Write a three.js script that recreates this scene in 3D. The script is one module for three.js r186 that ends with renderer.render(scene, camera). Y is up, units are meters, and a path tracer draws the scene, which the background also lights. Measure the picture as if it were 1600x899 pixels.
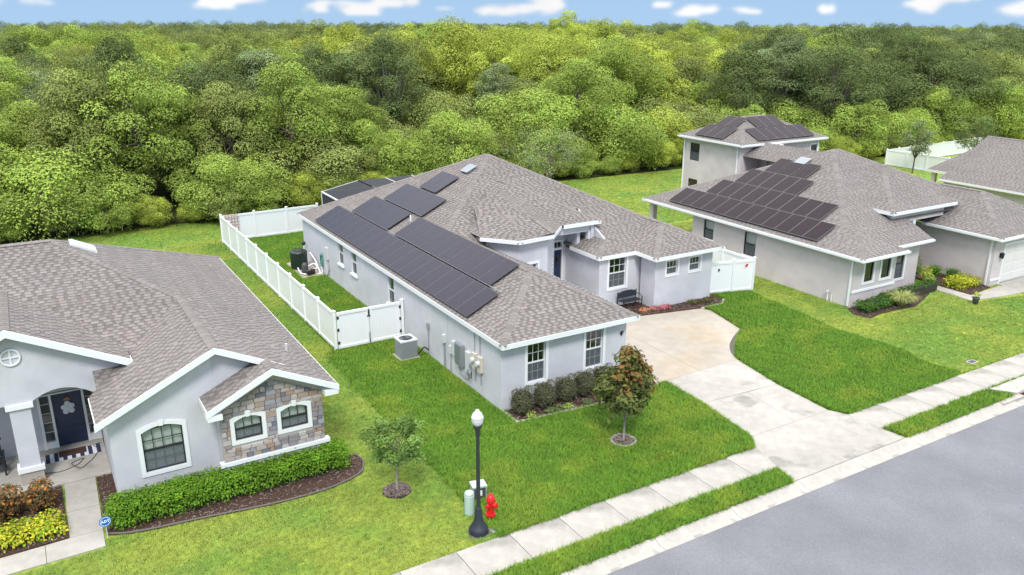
import * as THREE from 'three';
import { mergeGeometries } from 'three/addons/utils/BufferGeometryUtils.js';

// ───────────── camera, sky, sun, exposure ─────────────
const scene = new THREE.Scene();
const CAM = new THREE.Vector3(0, 14.407, 0);
const camera = new THREE.PerspectiveCamera(38.25, 1024 / 575, 0.3, 3000);
{
  const pitch = 0.31689, yaw = 0.53913, roll = 0.00284;
  const F = new THREE.Vector3(Math.sin(yaw) * Math.cos(pitch), -Math.sin(pitch), -Math.cos(yaw) * Math.cos(pitch));
  camera.position.copy(CAM);
  camera.up.set(0, 1, 0);
  camera.lookAt(CAM.clone().add(F));
  camera.rotateZ(roll);
}
const SUN_DIR = new THREE.Vector3(-0.3, 0.78, 0.58).normalize();
const sun = new THREE.DirectionalLight(new THREE.Color(1, 0.96, 0.9), 1.9);
sun.position.copy(SUN_DIR).multiplyScalar(120).add(new THREE.Vector3(25, 0, -35));
sun.target.position.set(25, 0, -35);
sun.castShadow = true; sun.shadow.radius = 26;
Object.assign(sun.shadow.camera, { left: -90, right: 90, top: 90, bottom: -90, near: 1, far: 320 });
sun.shadow.mapSize.set(4096, 4096);
scene.add(sun, sun.target);
const renderer = new THREE.WebGLRenderer({ antialias: true });
renderer.setSize(1024, 575);
renderer.shadowMap.enabled = true;
renderer.toneMapping = THREE.LinearToneMapping;
renderer.toneMappingExposure = 1.68;

// ───────────── random numbers and noise ─────────────
const RNG = (s) => () => { s = (s + 0x6d2b79f5) | 0; let t = Math.imul(s ^ (s >>> 15), 1 | s); t = (t + Math.imul(t ^ (t >>> 7), 61 | t)) ^ t; return ((t ^ (t >>> 14)) >>> 0) / 4294967296; };
const hash2 = (x, y, s = 0) => { let h = Math.imul(x | 0, 374761393) ^ Math.imul(y | 0, 668265263) ^ Math.imul(s | 0, 982451653); h = Math.imul(h ^ (h >>> 13), 1274126177); return ((h ^ (h >>> 16)) >>> 0) / 4294967296; };
const mod = (a, n) => ((a % n) + n) % n;
function vnoise(x, y, per = 0, s = 0) {
  const ix = Math.floor(x), iy = Math.floor(y), fx = x - ix, fy = y - iy, u = fx * fx * (3 - 2 * fx), v = fy * fy * (3 - 2 * fy);
  const w = (a, b) => per ? hash2(mod(a, per), mod(b, per), s) : hash2(a, b, s);
  return (w(ix, iy) * (1 - u) + w(ix + 1, iy) * u) * (1 - v) + (w(ix, iy + 1) * (1 - u) + w(ix + 1, iy + 1) * u) * v;
}
function fbm(x, y, oct = 4, per = 0, s = 0) { let a = 0, k = 0.5, n = 0; for (let i = 0; i < oct; i++) { a += k * vnoise(x, y, per, s + i); n += k; k *= 0.5; x *= 2; y *= 2; per *= 2; } return a / n; }
const lerp = (a, b, t) => a + (b - a) * t, clamp = (x, a = 0, b = 1) => Math.min(b, Math.max(a, x)), smooth = (a, b, x) => { const t = clamp((x - a) / (b - a)); return t * t * (3 - 2 * t); };
const lin = (r, g, b) => new THREE.Color().setRGB(r, g, b);

// ───────────── sky: blue air, small puffs at the horizon, broken white cloud above ─────────────
{
  const W = 2048, H = 1024, d = new Float32Array(W * H * 4), rnd = RNG(5);
  const puffs = [];
  const puff = (az, el, w, h, s) => { for (let k = 0; k < 7; k++) puffs.push([az + (rnd() - 0.5) * w * 1.2, el + (rnd() - 0.35) * h, w * (0.22 + 0.2 * rnd()), h * (0.35 + 0.3 * rnd()), s]); };
  // azimuth in degrees from the view axis, elevation in degrees
  for (const [px, el, w, h, s] of [[45, 0.9, 1.6, 0.4, 0.35], [130, 0.7, 2.4, 0.3, 0.25], [375, 0.65, 1.6, 0.4, 0.7], [420, 0.95, 2.2, 0.3, 0.7], [520, 0.45, 1.2, 0.3, 0.5], [545, 0.75, 1.4, 0.3, 0.6], [590, 0.4, 2.4, 0.6, 0.95], [635, 0.9, 1.7, 0.45, 1], [700, 0.5, 1.2, 0.25, 0.25], [790, 0.35, 2.4, 0.5, 0.9], [848, 0.8, 1.8, 0.8, 0.95], [1010, 0.75, 1.1, 0.3, 0.7], [1065, 0.35, 2.0, 0.4, 0.9], [1125, 0.4, 1.2, 0.3, 0.5], [1238, 0.5, 0.9, 0.4, 0.6], [1375, 0.8, 1.9, 0.4, 0.7], [1380, 0.4, 1.1, 0.3, 0.6], [1428, 0.95, 1.3, 0.3, 0.8], [1550, 0.7, 2.8, 0.7, 1], [1590, 0.3, 1.6, 0.5, 0.9]])
    puff(Math.atan((px - 800) / 1296 / 0.95) * 57.3, el - 0.15, w, h, s);
  for (let i = 0; i < 60; i++) puff(40 + rnd() * 280, 0.5 + rnd() * rnd() * 9, 2 + rnd() * 5, 0.5 + rnd() * 1.2, 0.5 + rnd() * 0.5);
  for (let i = 0; i < 12; i++) puff(-35 + rnd() * 70, 2.4 + rnd() * 7, 3 + rnd() * 5, 0.7 + rnd() * 1.2, 0.6 + rnd() * 0.4);
  const acc = new Float32Array(W * H);
  const az0 = Math.atan2(-Math.cos(0.53913), Math.sin(0.53913));
  for (const [az, el, w, h, s] of puffs) {
    const a = az0 + az / 57.3, ci = ((a / (2 * Math.PI) + 0.5) * W) % W, cj = (el / 180 + 0.5) * H, ri = Math.max(0.8, (w / 360) * W), rj = Math.max(0.7, (h / 180) * H);
    for (let j = Math.floor(cj - 3 * rj); j <= cj + 3 * rj; j++) for (let i = Math.floor(ci - 3 * ri); i <= ci + 3 * ri; i++) {
      if (j < H / 2 || j >= H) continue;
      const q = ((i - ci) / ri) ** 2 + ((j - cj) / rj) ** 2, o = j * W + mod(i, W);
      acc[o] = 1 - (1 - acc[o]) * (1 - 0.75 * s * Math.exp(-q));
    }
  }
  for (let j = 0; j < H; j++) {
    const e = ((j + 0.5) / H - 0.5) * Math.PI, y = Math.sin(e), t = clamp(y);
    const hz = [0.25, 0.37, 0.52], md = [0.17, 0.31, 0.5], ze = [0.13, 0.26, 0.5];
    for (let i = 0; i < W; i++) {
      const a = ((i + 0.5) / W - 0.5) * 2 * Math.PI, x = Math.cos(a) * Math.cos(e), z = Math.sin(a) * Math.cos(e), o = (j * W + i) * 4;
      let c = [0, 1, 2].map((k) => t < 0.25 ? lerp(hz[k], md[k], t * 4) : lerp(md[k], ze[k], (t - 0.25) / 0.75));
      let m = acc[j * W + i]; if (m > 0.01) m = smooth(0.16, 0.8, m * (0.1 + 1.9 * fbm(a * 60 + 3, e * 190, 5, 0, 17)));
      if (y > 0.06) { const q = 1.3 / (y + 0.12); m = Math.max(m, smooth(0.3, 0.55, fbm(x * q + 20, z * q + 7, 5, 0, 3)) * smooth(0.26, 0.55, y) * 0.95); }
      const cl = lerp(0.62, 1.65, smooth(0.1, 0.5, y)) + 0.25 * (fbm(x * 6 + 9, z * 6 + 4, 3, 0, 9) - 0.5);
      c = c.map((v, k) => lerp(v, cl * [1, 0.995, 1][k], m));
      if (y < 0) c = hz;
      d[o] = c[0]; d[o + 1] = c[1]; d[o + 2] = c[2]; d[o + 3] = 1;
    }
  }
  const t = new THREE.DataTexture(d, W, H, THREE.RGBAFormat, THREE.FloatType);
  t.mapping = THREE.EquirectangularReflectionMapping; t.magFilter = THREE.LinearFilter; t.needsUpdate = true;
  scene.background = t; scene.environment = t;
}

// ───────────── textures and materials ─────────────
function dataTex(N, f, srgb = true) {
  const d = new Uint8Array(N * N * 4);
  for (let j = 0; j < N; j++) for (let i = 0; i < N; i++) { const c = f(i / N, j / N), o = (j * N + i) * 4; for (let k = 0; k < 3; k++) d[o + k] = clamp(Array.isArray(c) ? c[k] : c) * 255; d[o + 3] = 255; }
  const t = new THREE.DataTexture(d, N, N); t.wrapS = t.wrapT = THREE.RepeatWrapping; t.magFilter = THREE.LinearFilter; t.minFilter = THREE.LinearMipmapLinearFilter; t.generateMipmaps = true;
  if (srgb) t.colorSpace = THREE.SRGBColorSpace; t.needsUpdate = true; return t;
}
const rep = (t, r) => { const c = t.clone(); c.repeat.set(r, r); c.needsUpdate = true; return c; };
const grit = dataTex(512, (u, v) => 0.35 * fbm(u * 64, v * 64, 3, 64, 1) + 0.65 * hash2(u * 512, v * 512, 7), false);
const stuccoBump = dataTex(512, (u, v) => fbm(u * 48, v * 48, 4, 48, 11), false);
const stuccoCol = dataTex(512, (u, v) => 0.93 + 0.07 * fbm(u * 6, v * 6, 5, 6, 21) * 1.6 - 0.05);
const concreteCol = dataTex(1024, (u, v) => {
  const a = fbm(u * 5, v * 5, 6, 5, 31), b = fbm(u * 40, v * 40, 3, 40, 32), st = smooth(0.6, 0.75, fbm(u * 7, v * 7, 5, 7, 33)), s = 0.86 + 0.16 * (a - 0.5) + 0.1 * (b - 0.5) + 0.05 * (hash2(u * 1024, v * 1024, 3) - 0.5) - 0.13 * st;
  return [s, s * 0.975, s * 0.935];
});
const concreteTan = dataTex(1024, (u, v) => {
  const a = fbm(u * 4, v * 4, 6, 4, 131), b = fbm(u * 30, v * 30, 3, 30, 132), st = smooth(0.45, 0.68, fbm(u * 3, v * 3, 5, 3, 133)), s = 0.84 + 0.14 * (a - 0.5) + 0.08 * (b - 0.5) + 0.04 * (hash2(u * 1024, v * 1024, 3) - 0.5);
  return [s, s * lerp(0.975, 0.945, st), s * lerp(0.94, 0.865, st)];
});
const asphaltCol = dataTex(1024, (u, v) => { const s = 0.56 + 0.1 * (fbm(u * 4, v * 4, 5, 4, 41) - 0.5) + 0.16 * (hash2(u * 1024, v * 1024, 42) - 0.5) + 0.08 * (fbm(u * 200, v * 200, 2, 200, 43) - 0.5); return [s, s * 1.005, s * 1.03]; });
const lawnCol = dataTex(1024, (u, v) => {
  const a = fbm(u * 6, v * 6, 5, 6, 51), b = fbm(u * 60, v * 60, 3, 60, 52), y = smooth(0.35, 0.7, a), s = 0.75 + 0.5 * (b - 0.5) + 0.25 * (hash2(u * 1024, v * 1024, 5) - 0.5);
  return [s * lerp(0.62, 0.78, y), s * lerp(0.76, 0.8, y), s * lerp(0.3, 0.28, y)];
});
const mulchCol = dataTex(512, (u, v) => { const a = fbm(u * 70, v * 26, 3, 0, 61), b = fbm(u * 24, v * 80, 3, 0, 62), s = 0.2 + 0.5 * Math.max(a, b) * hash2(u * 140, v * 90, 63); return [s, s * 0.72, s * 0.58]; });
const cellMap = dataTex(256, (u, v) => { const a = Math.abs(((u * 6) % 1) - 0.5), b = Math.abs(((v * 10) % 1) - 0.5), l = a > 0.47 || b > 0.465 ? 1 : 0.8 + 0.05 * hash2(u * 6, v * 10, 4); return [l, l, l]; });
const std = (color, o = {}) => new THREE.MeshStandardMaterial({ color, roughness: 0.85, ...o });
const stucco = (c) => std(c, { map: rep(stuccoCol, 0.25), bumpMap: rep(stuccoBump, 0.9), bumpScale: 0.006, roughness: 0.9 });
const M = {
  wallGrey: stucco(lin(0.645, 0.645, 0.69)), wallLilac: stucco(lin(0.645, 0.645, 0.69)), wallBeige: stucco(lin(0.67, 0.6, 0.6)), trim: std(lin(0.78, 0.79, 0.8), { roughness: 0.55 }), trimCream: std(lin(0.7, 0.68, 0.65), { roughness: 0.6 }),
  vinyl: std(lin(0.8, 0.81, 0.83), { roughness: 0.4 }), sash: std(lin(0.74, 0.76, 0.78), { roughness: 0.4 }), bronze: std(lin(0.018, 0.02, 0.024), { roughness: 0.45 }),
  glass: new THREE.MeshPhysicalMaterial({ color: 0xffffff, transmission: 1, thickness: 0, roughness: 0.02, ior: 1.5 }),
  room: std(lin(0.3, 0.29, 0.27)), blind: std(lin(0.42, 0.48, 0.45), { roughness: 0.8 }),
  shingle: new THREE.MeshStandardMaterial({ vertexColors: true, roughness: 0.95, bumpMap: rep(grit, 3), bumpScale: 0.004 }), deck: std(lin(0.12, 0.11, 0.105)),
  concrete: std(lin(0.55, 0.545, 0.535), { map: rep(concreteCol, 1 / 9), roughness: 0.9, bumpMap: rep(grit, 1.2), bumpScale: 0.003 }), padConcrete: std(lin(0.56, 0.53, 0.485), { map: rep(concreteTan, 1 / 10), roughness: 0.9, bumpMap: rep(grit, 1.2), bumpScale: 0.003 }),
  kerb: std(lin(0.58, 0.575, 0.56), { map: rep(concreteCol, 1 / 5), roughness: 0.9 }), jointDirt: std(lin(0.1, 0.09, 0.075)),
  asphalt: std(lin(0.66, 0.655, 0.67), { map: rep(asphaltCol, 1 / 6), roughness: 0.95, bumpMap: rep(grit, 1.5), bumpScale: 0.006 }),
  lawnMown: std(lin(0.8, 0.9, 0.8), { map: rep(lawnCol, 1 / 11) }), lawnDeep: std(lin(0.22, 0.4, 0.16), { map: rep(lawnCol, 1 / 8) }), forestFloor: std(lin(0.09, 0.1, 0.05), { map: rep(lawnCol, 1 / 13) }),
  mulch: std(lin(0.6, 0.54, 0.52), { map: rep(mulchCol, 0.7), bumpMap: rep(mulchCol, 0.7), bumpScale: 0.03 }), mulchRed: std(lin(0.5, 0.3, 0.26), { map: rep(mulchCol, 0.7), bumpMap: rep(mulchCol, 0.7), bumpScale: 0.03 }),
  edging: std(lin(0.13, 0.11, 0.1)), stoneEdge: std(lin(0.42, 0.38, 0.33), { bumpMap: grit, bumpScale: 0.01 }),
  black: std(lin(0.016, 0.017, 0.02), { roughness: 0.5 }), ironBlue: std(lin(0.022, 0.028, 0.038), { roughness: 0.5 }), greyMetal: std(lin(0.3, 0.32, 0.34), { roughness: 0.45, metalness: 0.3 }), palePaint: std(lin(0.55, 0.57, 0.57), { roughness: 0.5 }), darkGrey: std(lin(0.06, 0.065, 0.07), { roughness: 0.6 }),
  doorNavy: std(lin(0.02, 0.034, 0.08), { roughness: 0.35 }), red: std(lin(0.62, 0.012, 0.015), { roughness: 0.38 }), mint: std(lin(0.42, 0.55, 0.48), { roughness: 0.5 }), lime: std(lin(0.12, 0.5, 0.06), { roughness: 0.5 }), globe: new THREE.MeshPhysicalMaterial({ color: lin(0.82, 0.83, 0.84), roughness: 0.25, transmission: 0.25, thickness: 0 }),
  panelGlass: new THREE.MeshPhysicalMaterial({ color: lin(0.027, 0.023, 0.042), roughness: 0.22, specularIntensity: 0.36, map: cellMap }), panelBrown: new THREE.MeshPhysicalMaterial({ color: lin(0.033, 0.02, 0.027), roughness: 0.22, specularIntensity: 0.16, map: cellMap }), panelFrame: std(lin(0.085, 0.08, 0.095), { roughness: 0.4 }), panelEdge: std(lin(0.22, 0.2, 0.2), { roughness: 0.4, metalness: 0.5 }),
  bark: std(lin(0.14, 0.11, 0.085)), barkPale: std(lin(0.3, 0.27, 0.23)), twig: std(lin(0.035, 0.035, 0.02)), mesh: new THREE.MeshStandardMaterial({ color: lin(0.17, 0.19, 0.205), roughness: 0.9, transparent: true, opacity: 0.34 }), screen: new THREE.MeshStandardMaterial({ color: lin(0.035, 0.038, 0.045), roughness: 0.9, transparent: true, opacity: 0.85 }), poolGreen: std(lin(0.012, 0.025, 0.015), { roughness: 0.4 }), hose: std(lin(0.1, 0.28, 0.24), { roughness: 0.5 }), brownMat: std(lin(0.06, 0.028, 0.018)), navyCloth: std(lin(0.02, 0.03, 0.075)), whiteCloth: std(lin(0.66, 0.68, 0.72)), brick: std(lin(0.36, 0.17, 0.1)),
};
const leafMat = (c) => new THREE.MeshPhysicalMaterial({ color: c, vertexColors: true, roughness: 0.8, transmission: 0.25, thickness: 0, specularIntensity: 0.12 });

// ───────────── object helpers ─────────────
const taken = new Map();
const numbered = (n) => { const k = taken.get(n) ?? 0; taken.set(n, k + 1); return k ? n + '_' + String(k).padStart(3, '0') : n; };
const shade = (m) => { m.castShadow = true; m.receiveShadow = true; return m; };
function thing(name, label, category, group) { const g = new THREE.Group(); g.name = numbered(name); g.userData = { label, category }; if (group) g.userData.group = group; scene.add(g); return g; }
function single(name, geo, mat, label, category, group) { const m = shade(new THREE.Mesh(geo, mat)); m.name = numbered(name); m.userData = { label, category }; if (group) m.userData.group = group; scene.add(m); return m; }
function part(name, geo, mat, parent) { const m = shade(new THREE.Mesh(Array.isArray(geo) ? merge(geo) : geo, mat)); m.name = name; parent.add(m); return m; }
function structure(name, geo, mat) { const m = geo ? shade(new THREE.Mesh(Array.isArray(geo) ? merge(geo) : geo, mat)) : new THREE.Group(); m.name = name; m.userData = { kind: 'structure' }; scene.add(m); return m; }
function rebase(g, x, z, y = 0) { g.position.set(x, y, z); for (const c of g.children) { c.position.x -= x; c.position.y -= y; c.position.z -= z; } return g; }
const clean = (g) => { for (const k of Object.keys(g.attributes)) if (!['position', 'normal', 'uv'].includes(k)) g.deleteAttribute(k); return g.index ? g.toNonIndexed() : g; };
const merge = (list) => list.length === 1 ? list[0] : mergeGeometries(list.map(clean));
function box(x0, y0, z0, x1, y1, z1) {
  const w = Math.abs(x1 - x0), h = Math.abs(y1 - y0), d = Math.abs(z1 - z0), g = new THREE.BoxGeometry(w, h, d), uv = g.attributes.uv, D = [[d, h], [d, h], [w, d], [w, d], [w, h], [w, h]];
  for (let i = 0; i < 24; i++) uv.setXY(i, uv.getX(i) * D[i >> 2][0], uv.getY(i) * D[i >> 2][1]);
  return g.translate((x0 + x1) / 2, (y0 + y1) / 2, (z0 + z1) / 2);
}
const cyl = (x, y0, z, r0, r1, h, seg = 16) => new THREE.CylinderGeometry(r1, r0, h, seg).translate(x, y0 + h / 2, z);
const tube = (pts, r, seg = 6, n = 0) => new THREE.TubeGeometry(new THREE.CatmullRomCurve3(pts.map((p) => new THREE.Vector3(...p)), false, 'catmullrom', 0.3), n || pts.length * 3, r, seg);
const lathe = (pts, seg = 24) => new THREE.LatheGeometry(pts.map((p) => new THREE.Vector2(...p)), seg);
function beam(a, b, w, h) { // a bar from a to b
  const A = new THREE.Vector3(...a), B = new THREE.Vector3(...b), d = B.clone().sub(A), L = d.length(), m = new THREE.Matrix4(), X = d.clone().normalize(), up = Math.abs(X.y) > 0.95 ? new THREE.Vector3(1, 0, 0) : new THREE.Vector3(0, 1, 0), Z = X.clone().cross(up).normalize(), Y = Z.clone().cross(X);
  m.makeBasis(X, Y, Z).setPosition(A.add(B).multiplyScalar(0.5));
  return box(-L / 2, -h / 2, -w / 2, L / 2, h / 2, w / 2).applyMatrix4(m);
}
function flat(poly, y, mat, th = 0) { // horizontal polygon [[x,z]..], uv = metres
  const s = new THREE.Shape(poly.map(([x, z]) => new THREE.Vector2(x, -z)));
  const g = th ? new THREE.ExtrudeGeometry(s, { depth: th, bevelEnabled: false }) : new THREE.ShapeGeometry(s);
  return g.rotateX(-Math.PI / 2).translate(0, y - th, 0);
}
const inPoly = (x, z, P) => { let c = false; for (let i = 0, j = P.length - 1; i < P.length; j = i++) if ((P[i][1] > z) !== (P[j][1] > z) && x < ((P[j][0] - P[i][0]) * (z - P[i][1])) / (P[j][1] - P[i][1]) + P[i][0]) c = !c; return c; };
const clipHalf = (P, f) => { const o = []; for (let i = 0; i < P.length; i++) { const a = P[i], b = P[(i + 1) % P.length], fa = f(a), fb = f(b); if (fa >= 0) o.push(a); if ((fa > 1e-9 && fb < -1e-9) || (fa < -1e-9 && fb > 1e-9)) { const t = fa / (fa - fb); o.push([a[0] + (b[0] - a[0]) * t, a[1] + (b[1] - a[1]) * t]); } } return o; };

// wall frame: local x runs along a→b (left to right seen from outside), y up, z outward
const frame = (ax, az, bx, bz) => { const X = new THREE.Vector3(bx - ax, 0, bz - az).normalize(), Y = new THREE.Vector3(0, 1, 0), Z = X.clone().cross(Y); return new THREE.Matrix4().makeBasis(X, Y, Z).setPosition(ax, 0, az); };
const arcTop = (u0, u1, v1, a, n = 10) => { const r = []; for (let i = 0; i <= n; i++) { const t = i / n, u = lerp(u1, u0, t); r.push([u, v1 + a * (1 - (2 * t - 1) ** 2)]); } return r; };
const openPath = (o, g = 0) => [[o.u0 - g, o.v0 - g], [o.u1 + g, o.v0 - g], ...(o.arch ? arcTop(o.u0 - g, o.u1 + g, o.v1 + g, o.arch) : [[o.u1 + g, o.v1 + g], [o.u0 - g, o.v1 + g]])];
const toShape = (pts, holes = []) => { const s = new THREE.Shape(pts.map((p) => new THREE.Vector2(...p))); for (const h of holes) s.holes.push(new THREE.Path(h.map((p) => new THREE.Vector2(...p)))); return s; };
const ext = (shape, z0, z1, m) => { const g = new THREE.ExtrudeGeometry(shape, { depth: z1 - z0, bevelEnabled: false, curveSegments: 6 }).translate(0, 0, z0); return m ? g.applyMatrix4(m) : g; };
const lbox = (m, u0, v0, w0, u1, v1, w1) => box(u0, v0, w0, u1, v1, w1).applyMatrix4(m);
function wall(house, name, mat, a, b, outline, openings = [], th = 0.2) {
  const m = frame(...a, ...b), L = Math.hypot(b[0] - a[0], b[1] - a[1]);
  const pts = typeof outline === 'number' ? [[0, 0], [L, 0], [L, outline], [0, outline]] : outline;
  part(name, ext(toShape(pts, openings.map((o) => openPath(o))), -th, 0, m), mat, house);
  return m;
}
// o: u0,u1,v0,v1, arch, trim (width), cols, up, low (rows in upper/lower sash), dark, blind, sill, key
function windowPart(house, m, o, label) {
  const { trim = 0.12 } = o, fr = o.dark ? M.bronze : M.sash, uc = (o.u0 + o.u1) / 2;
  const inner = openPath(o, -0.001), bits = [];
  const root = trim ? part('window', ext(toShape(openPath(o, trim), [inner]), 0.003, 0.035, m), o.trimMat ?? M.trim, house) : part('window', ext(toShape(openPath(o, -0.0015), [openPath(o, -0.035)]), -0.1, -0.02, m), fr, house);
  if (label) root.userData.label = label;
  const f = 0.035, I = { ...o, u0: o.u0 + 0.002, u1: o.u1 - 0.002, v0: o.v0 + 0.002, v1: o.v1 - 0.002 };
  if (trim) part('frame', ext(toShape(openPath(I), [openPath(I, -f)]), -0.13, -0.045, m), fr, root);
  if (o.sill) part('sill', lbox(m, o.u0 - 0.1, o.v0 - 0.1, 0.003, o.u1 + 0.1, o.v0 - 0.01, 0.09), o.trimMat ?? M.trim, root);
  if (o.key) part('keystone', ext(toShape([[uc - 0.06, o.v1 + o.arch - 0.01], [uc + 0.06, o.v1 + o.arch - 0.01], [uc + 0.085, o.v1 + o.arch + trim + 0.06], [uc - 0.085, o.v1 + o.arch + trim + 0.06]]), 0.037, 0.07, m), M.trim, root);
  const A = { u0: o.u0 + f, u1: o.u1 - f, v0: o.v0 + f, v1: o.v1 - f }, mid = lerp(A.v0, o.arch ? A.v1 + o.arch * 0.4 : A.v1, o.mid ?? 0.5), top = (u) => A.v1 + (o.arch ? o.arch * (1 - ((u - uc) / ((A.u1 - A.u0) / 2)) ** 2) : 0);
  part('meeting_rail', lbox(m, A.u0, mid - 0.024, -0.115, A.u1, mid + 0.024, -0.05), fr, root);
  const cols = o.cols ?? 1, mw = 0.011;
  for (const [rows, v0, v1, zo] of [[o.low ?? 1, A.v0, mid - 0.024, -0.1], [o.up ?? 1, mid + 0.024, null, -0.08]]) {
    for (let i = 0; i < cols; i++) {
      const ua = lerp(A.u0, A.u1, i / cols) + (i ? mw : 0), ub = lerp(A.u0, A.u1, (i + 1) / cols) - (i < cols - 1 ? mw : 0);
      if (i) bits.push(lbox(m, ua - 2 * mw, v0, zo - 0.012, ua, v1 ?? top(ua - mw), zo + 0.012));
      for (let j = 0; j < rows; j++) {
        const vt = v1 ?? A.v1, va = lerp(v0, vt, j / rows) + (j ? mw : 0), vb = lerp(v0, vt, (j + 1) / rows) - (j < rows - 1 ? mw : 0);
        if (j && !i) bits.push(lbox(m, A.u0, va - 2 * mw, zo - 0.011, A.u1, va, zo + 0.011));
        const last = v1 === null && j === rows - 1 && o.arch;
        const poly = [[ua, va], [ub, va], ...(last ? [0, 0.25, 0.5, 0.75, 1].map((t) => { const u = lerp(ub, ua, t); return [u, top(u)]; }) : [[ub, vb], [ua, vb]])];
        part('pane', ext(toShape(poly), zo - 0.003, zo + 0.003, m), M.glass, root);
      }
    }
  }
  if (bits.length) part('muntin_grid', bits, fr, root);
  if (o.screen) part('insect_screen', lbox(m, A.u0, A.v0, -0.07, A.u1, mid - 0.026, -0.068), M.mesh, root);
  if (o.blind !== undefined) part('roller_blind', lbox(m, o.u0 + 0.02, lerp(o.v0, o.v1, o.blind), -0.19, o.u1 - 0.02, o.v1 - 0.005, -0.175), M.blind, root);
  return root;
}

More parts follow.
